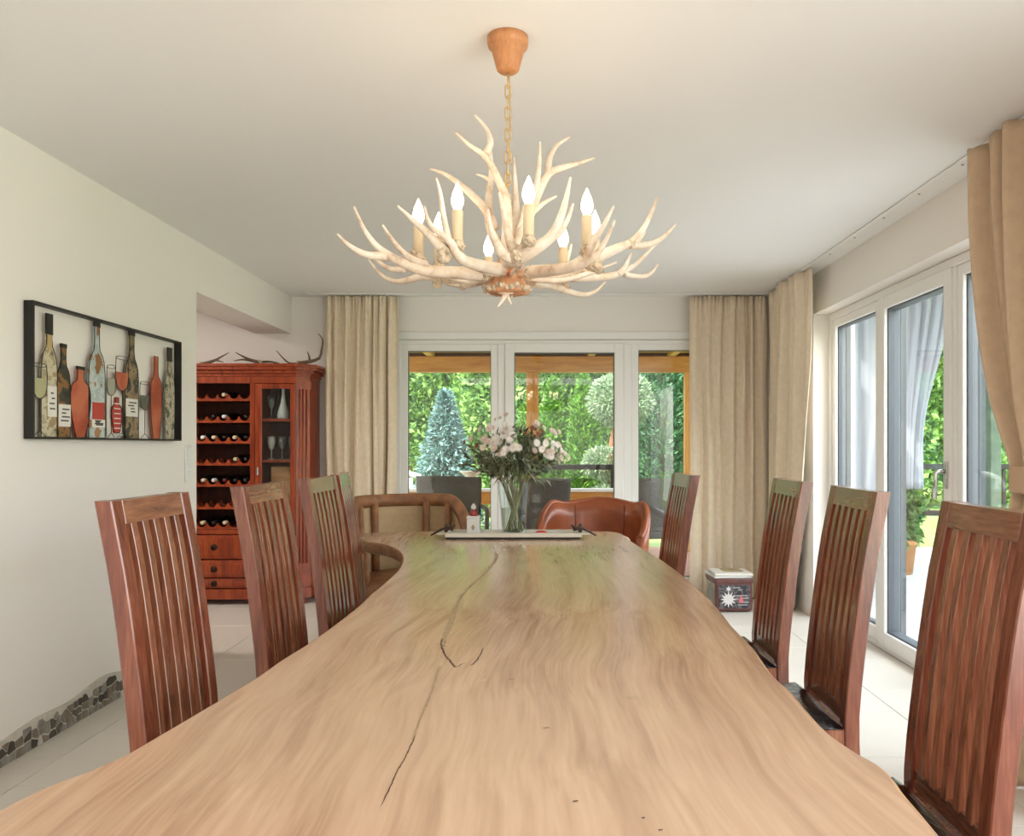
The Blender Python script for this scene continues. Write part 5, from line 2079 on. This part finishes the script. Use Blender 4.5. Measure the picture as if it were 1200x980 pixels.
# pale stemmed bowl on the railing
bm = BM(); lathe(bm, [(0.0, 0.0), (0.075, 0.0), (0.075, 0.012), (0.025, 0.03), (0.02, 0.10), (0.05, 0.13), (0.13, 0.20), (0.135, 0.215), (0.12, 0.21), (0.04, 0.145), (0.0, 0.14)], 20)
o = tag(obj('stemmed_bowl', bm, plain('pale_stone', rgb(214, 206, 190), 0.6)), 'pale stemmed stone bowl standing on the white railing cap', 'bowl')
o.location = (-0.93, BY + 0.16, 0.726)
# white garden chair on the lawn
gc = thing('garden_chair', 'white-painted garden chair on the lawn at the left window edge', 'chair', (-1.98, 11.6, -0.10), math.radians(5))
bm = BM()
pth = smooth_path([(-0.30, 0, 0.05), (-0.30, 0.02, 0.60), (-0.24, 0.04, 0.86), (0.0, 0.05, 0.96), (0.24, 0.04, 0.86), (0.30, 0.02, 0.60), (0.30, 0, 0.05)], 30)
tube(bm, pth, 0.035, 8)
obj('back_hoop', bm, M['white_paint'], gc)
for x in (-0.18, -0.06, 0.06, 0.18):
    one('slat', M['white_paint'], gc, bbox, x - 0.032, x + 0.032, 0.0, 0.025, 0.45, 0.90, 0.004)
one('seat', M['white_paint'], gc, bbox, -0.30, 0.30, -0.48, 0.0, 0.42, 0.46, 0.006)
for x in (-0.27, 0.27):
    one('leg', M['white_paint'], gc, bbox, x - 0.025, x + 0.025, -0.46, -0.41, 0.0, 0.42, 0.004)


# trees
def leaf_mesh(name, pts, nrm_bias, size, mat, parent, rs, aspect=0.55):
    n = len(pts)
    d = rs.normal(size=(n, 3))
    d += nrm_bias
    d /= np.linalg.norm(d, axis=1)[:, None]
    a = rs.normal(size=(n, 3))
    s = np.cross(d, a)
    s /= np.linalg.norm(s, axis=1)[:, None]
    L = size * rs.uniform(0.6, 1.3, size=n)[:, None]
    w = s * L * aspect * 0.5
    u = np.cross(s, d) * L * 0.12
    v = np.empty((n, 4, 3))
    v[:, 0] = pts
    v[:, 1] = pts + d * L * 0.5 + w + u
    v[:, 2] = pts + d * L
    v[:, 3] = pts + d * L * 0.5 - w + u
    me = bpy.data.meshes.new(name)
    me.from_pydata(v.reshape(-1, 3).tolist(), [], np.arange(n * 4).reshape(n, 4).tolist())
    me.materials.append(mat)
    o = bpy.data.objects.new(name, me)
    COL.objects.link(o)
    o.parent = parent
    o['kind'] = 'stuff'
    return o


G_BROAD = leaf_mat('broad_leaf', rgb(36, 82, 44), rgb(140, 178, 88), 0.3)
G_LIGHT = leaf_mat('light_leaf', rgb(54, 104, 52), rgb(156, 190, 102), 0.35)
G_BLUE = leaf_mat('blue_needle', rgb(70, 110, 104), rgb(134, 164, 158), 0.1)
G_THUJA = leaf_mat('thuja_scale', rgb(44, 92, 32), rgb(120, 168, 60), 0.2)
G_DARK = leaf_mat('dark_thuja_scale', rgb(32, 76, 48), rgb(84, 130, 84), 0.15)
G_PINE = leaf_mat('topiary_needle', rgb(84, 116, 82), rgb(170, 186, 150), 0.15)
G_HEDGE = leaf_mat('hedge_leaf', rgb(36, 74, 38), rgb(110, 150, 76), 0.25)
M['trunk'] = plain('tree_trunk', rgb(104, 78, 58), 0.9, vary=0.3, scale=12)


def blob_pts(rs, n, c, r, surf=0.72, lumps=0.22, seed=0):
    d = rs.normal(size=(n, 3))
    d /= np.linalg.norm(d, axis=1)[:, None]
    rad = surf + (1 - surf) * rs.uniform(size=n) ** 0.7
    k = 1 + lumps * np.sin(d[:, 0] * 5 + seed) * np.sin(d[:, 1] * 4.3 + seed * 2) + lumps * 0.7 * np.sin(d[:, 2] * 7 + seed * 3)
    return np.array(c) + d * np.array(r) * (rad * k)[:, None], d


def broad_tree(name, label, x, y, h, r, mat, n=5200, leaf=0.22, seed=1):
    n, leaf = int(n * 2.6), leaf * 0.55
    rs = np.random.RandomState(seed)
    t = thing(name, label, 'tree', (x, y, -0.1))
    bm = BM(); tube(bm, smooth_path([(0, 0, 0), (0.05, 0, h * 0.3), (0, 0.05, h * 0.7)], 8), taper(9, 0.16, 0.05), 8)
    obj('trunk', bm, M['trunk'], t)
    pts, nb_ = [], []
    for k in range(7):
        c = (rs.uniform(-0.55, 0.55) * r, rs.uniform(-0.4, 0.4) * r, h * (0.22 + 0.66 * k / 6))
        p, d = blob_pts(rs, n // 7, c, (r * 0.75, r * 0.7, h * 0.24), 0.7, 0.25, k + seed)
        pts.append(p); nb_.append(d)
    leaf_mesh('foliage', np.concatenate(pts), np.concatenate(nb_) * 0.8 + np.array((0, 0, 0.2)), leaf, mat, t, rs)
    return t


def cone_tree(name, label, x, y, h, r, mat, n=4500, leaf=0.14, seed=1, power=1.0, droop=0.0, rough=0.10):
    n, leaf = int(n * 1.8), leaf * 0.7
    rs = np.random.RandomState(seed)
    t = thing(name, label, 'tree', (x, y, -0.1))
    bm = BM(); tube(bm, [(0, 0, 0), (0, 0, h * 0.9)], [0.07, 0.02], 8)
    obj('trunk', bm, M['trunk'], t)
    v = rs.uniform(size=n) ** 0.8
    a = rs.uniform(0, 2 * PI, size=n)
    z = v * h
    prof_ = (1 - v) ** power if power > 0.6 else np.minimum(1, ((1 - v) / 0.45) ** 0.6) * (0.75 + 0.25 * np.minimum(1, v / 0.2))
    rad = r * prof_ * (0.62 + 0.38 * rs.uniform(size=n)) * (1 + rough * np.sin(a * 7 + z * 9) * np.sin(z * 17 + a * 2))
    pts = np.stack([rad * np.cos(a), rad * np.sin(a), z], 1)
    bias = np.stack([np.cos(a), np.sin(a), np.full(n, 1.3 if power <= 0.6 else -droop)], 1) * 1.2
    leaf_mesh('foliage', pts, bias, leaf, mat, t, rs, 0.4)
    return t


broad_tree('leafy_tree', 'broad leafy tree behind the blue spruce in the left window pane', -3.1, 18.8, 5.6, 1.6, G_BROAD, 7000, 0.26, 2)
broad_tree('leafy_tree', 'bright yellow-green leafy tree in the left pane above the bouquet', -1.0, 15.6, 5.0, 0.95, G_LIGHT, 5200, 0.24, 3)
broad_tree('leafy_tree', 'pale green leafy tree seen in the narrow right window pane', 3.05, 17.5, 5.2, 1.25, G_LIGHT, 5200, 0.22, 7)
broad_tree('leafy_tree', 'leafy tree between the clipped cypresses in the middle pane', 0.9, 21.0, 5.6, 1.8, G_BROAD, 5200, 0.26, 9)
cone_tree('blue_spruce', 'cone-shaped blue spruce in the left window pane', -1.60, 13.0, 2.2, 0.58, G_BLUE, 6000, 0.16, 4, 0.8, 0.35, 0.30)
cone_tree('cypress', 'slim green cypress just right of the pine post', 0.14, 15.0, 2.55, 0.24, G_THUJA, 3600, 0.15, 6, 0.5)
cone_tree('cypress', 'slim green cypress left of the clipped cloud pine', 0.66, 14.4, 2.55, 0.27, G_THUJA, 3600, 0.15, 8, 0.5)
cone_tree('cypress', 'short slim cypress partly behind the pine post', -0.27, 13.7, 2.1, 0.24, G_THUJA, 3000, 0.15, 10, 0.5)
cone_tree('cypress', 'tall dark cypress in the narrow right window pane', 1.90, 13.6, 4.3, 0.40, G_DARK, 7500, 0.15, 12, 0.5)
# cloud-pruned pine
rs = np.random.RandomState(33)
cp = thing('cloud_pine', 'cloud-pruned pine with rounded pale green pads in the middle pane', 'tree', (0.98, 12.0, -0.1))
bm = BM()
tube(bm, smooth_path([(0.0, 0, 0.0), (0.05, 0, 0.7), (-0.04, 0, 1.2), (0.08, 0, 1.9)], 12), taper(13, 0.06, 0.035), 8)
tube(bm, smooth_path([(0.0, 0, 0.75), (-0.12, 0, 0.95), (-0.18, 0, 1.05)], 6), taper(7, 0.035, 0.02), 7)
obj('trunk', bm, plain('red_pine_bark', rgb(142, 92, 62), 0.9, vary=0.25, scale=14), cp)
for (c, r, n_) in (((0.12, 0, 2.02), (0.46, 0.42, 0.40), 5200), ((-0.14, -0.02, 1.10), (0.28, 0.26, 0.22), 2200), ((0.05, 0.0, 0.55), (0.42, 0.36, 0.26), 2600)):
    p, d = blob_pts(rs, n_, c, r, 0.82, 0.05, 1)
    leaf_mesh('needle_pad', p, d * 1.5, 0.07, G_PINE, cp, rs, 0.35)
# grey garden fence seen in the right pane
gf = thing('garden_fence', 'grey wooden garden fence below the pale tree in the right pane', 'fence', (2.75, 15.9, -0.1))
M['grey_wood'] = wood('weathered_board', rgb(88, 84, 76), rgb(118, 112, 102), rgb(140, 134, 124), 0.8, (12, 12, 1.2), 0, 0.1)
for k in range(10):
    one('board', M['grey_wood'], gf, bbox, -0.6 + 0.125 * k, -0.6 + 0.125 * k + 0.115, -0.012, 0.012, 0.02, 1.25, 0.003)
for z in (0.3, 1.0):
    one('crossbar', M['grey_wood'], gf, bbox, -0.62, 0.66, 0.013, 0.05, z, z + 0.07, 0.003)

# hedge closing the garden
rs = np.random.RandomState(44)
for (name, lab, x0, x1, y, h) in (('tall_hedge', 'tall dense hedge closing the garden behind the trees', -14, 8.2, 27.0, 8.5),):
    n_ = 60000
    pts = np.stack([rs.uniform(x0, x1, n_), y + rs.normal(0, 0.5, n_), rs.uniform(-0.1, h, n_)], 1)
    pts[:, 1] += 0.6 * np.sin(pts[:, 0] * 1.7) * np.cos(pts[:, 2] * 1.9)
    t = thing(name, lab, 'hedge', (0, 0, 0))
    leaf_mesh('foliage', pts, np.array((0, -1.0, 0.3)), 0.24, G_HEDGE, t, rs)
    one('hedge_core', plain('hedge_core', rgb(30, 52, 26), 0.95), t, box, x0, x1, y + 0.9, y + 1.4, -0.1, h)

# side garden seen through the patio doors
broad_tree('leafy_tree', 'leafy tree beyond the patio doors, behind the white outdoor drape', 7.9, 18.0, 5.0, 2.0, G_LIGHT, 5200, 0.3, 14)
broad_tree('leafy_tree', 'leafy tree beyond the patio doors, left of the tied-back curtain', 12.6, 21.0, 6.0, 2.4, G_BROAD, 6000, 0.34, 15)
broad_tree('leafy_tree', 'leafy tree beyond the patio doors, farthest to the side', 18.6, 20.5, 6.5, 2.6, G_LIGHT, 6000, 0.34, 16)
broad_tree('garden_bush', 'low round garden bush behind the dark garden fence', 7.6, 13.2, 1.15, 0.9, G_BROAD, 2600, 0.16, 17)
n_ = 50000
pts = np.stack([rs.uniform(9.0, 34, n_), 28 + rs.normal(0, 0.5, n_), rs.uniform(-0.1, 9, n_)], 1)
t = thing('tall_hedge', 'tall hedge at the back of the side garden beyond the patio doors', 'hedge', (0, 0, 0))
leaf_mesh('foliage', pts, np.array((0, -1.0, 0.3)), 0.28, G_HEDGE, t, rs)
one('hedge_core', plain('hedge_core_side', rgb(30, 52, 26), 0.95), t, box, 9.0, 34, 28.9, 29.4, -0.1, 9)
# dark rail fence at the edge of the side terrace
df = thing('metal_fence', 'dark metal rail fence at the edge of the side terrace', 'fence', (6.0, 10.6, -0.1))
for z in (0.45, 1.05):
    one('rail', M['black_metal'], df, bbox, -1.7, 1.9, -0.03, 0.03, z, z + 0.07, 0.004)
for k in range(10):
    one('picket', M['black_metal'], df, bbox, -1.6 + 0.38 * k - 0.02, -1.6 + 0.38 * k + 0.02, -0.02, 0.02, 0.0, 1.05, 0.003)
# white outdoor drapes of the side pergola
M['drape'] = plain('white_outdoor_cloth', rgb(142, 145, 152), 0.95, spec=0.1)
sp_ = thing('side_pergola', 'grey timber frame carrying the white outdoor drapes', 'pergola', (3.2, 7.75, 0))
one('beam', M['greyframe'], sp_, bbox, -0.95, 1.1, -0.06, 0.06, 2.80, 2.94, 0.006)
one('post', M['mossy'], sp_, bbox, 0.98, 1.08, -0.05, 0.05, -0.035, 2.80, 0.006)
one('post', M['mossy'], sp_, bbox, -0.94, -0.84, -0.05, 0.05, -0.035, 2.80, 0.006)


for k in range(12):  # unseen roof, added to keep the sun off the drapes
    one('roof_board', M['greyframe'], sp_, bbox, -0.85, 1.25, -1.55 + 0.145 * k, -1.55 + 0.145 * k + 0.138, 2.945, 2.97, 0.003)


def drape_tied(u, v):
    w = 1 - 0.55 * smooth01(v / 0.8)
    return (3.30 + 0.52 * u * w + 0.0 * v, 7.66, 0)


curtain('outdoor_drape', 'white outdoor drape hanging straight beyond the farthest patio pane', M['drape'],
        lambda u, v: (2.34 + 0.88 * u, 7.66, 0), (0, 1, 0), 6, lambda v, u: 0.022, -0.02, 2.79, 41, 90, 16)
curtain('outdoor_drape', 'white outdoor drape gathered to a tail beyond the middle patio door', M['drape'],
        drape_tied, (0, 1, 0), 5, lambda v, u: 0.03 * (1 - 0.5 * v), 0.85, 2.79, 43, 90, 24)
# terracotta planter with shrub on the side terrace
pl = thing('planter', 'terracotta planter with a dark shrub on the side terrace', 'planter', (3.55, 8.3, -0.035))
one('pot', plain('terracotta_pot', rgb(176, 124, 76), 0.8, vary=0.15, scale=14), pl, lathe, [(0.0, 0.0), (0.15, 0.0), (0.19, 0.30), (0.205, 0.30), (0.205, 0.35), (0.18, 0.35), (0.17, 0.31), (0.0, 0.31)], 24)
p_, d_ = blob_pts(rs, 1400, (0, 0, 0.62), (0.24, 0.24, 0.34), 0.5, 0.2, 2)
leaf_mesh('foliage', p_, d_, 0.10, G_HEDGE, pl, rs)
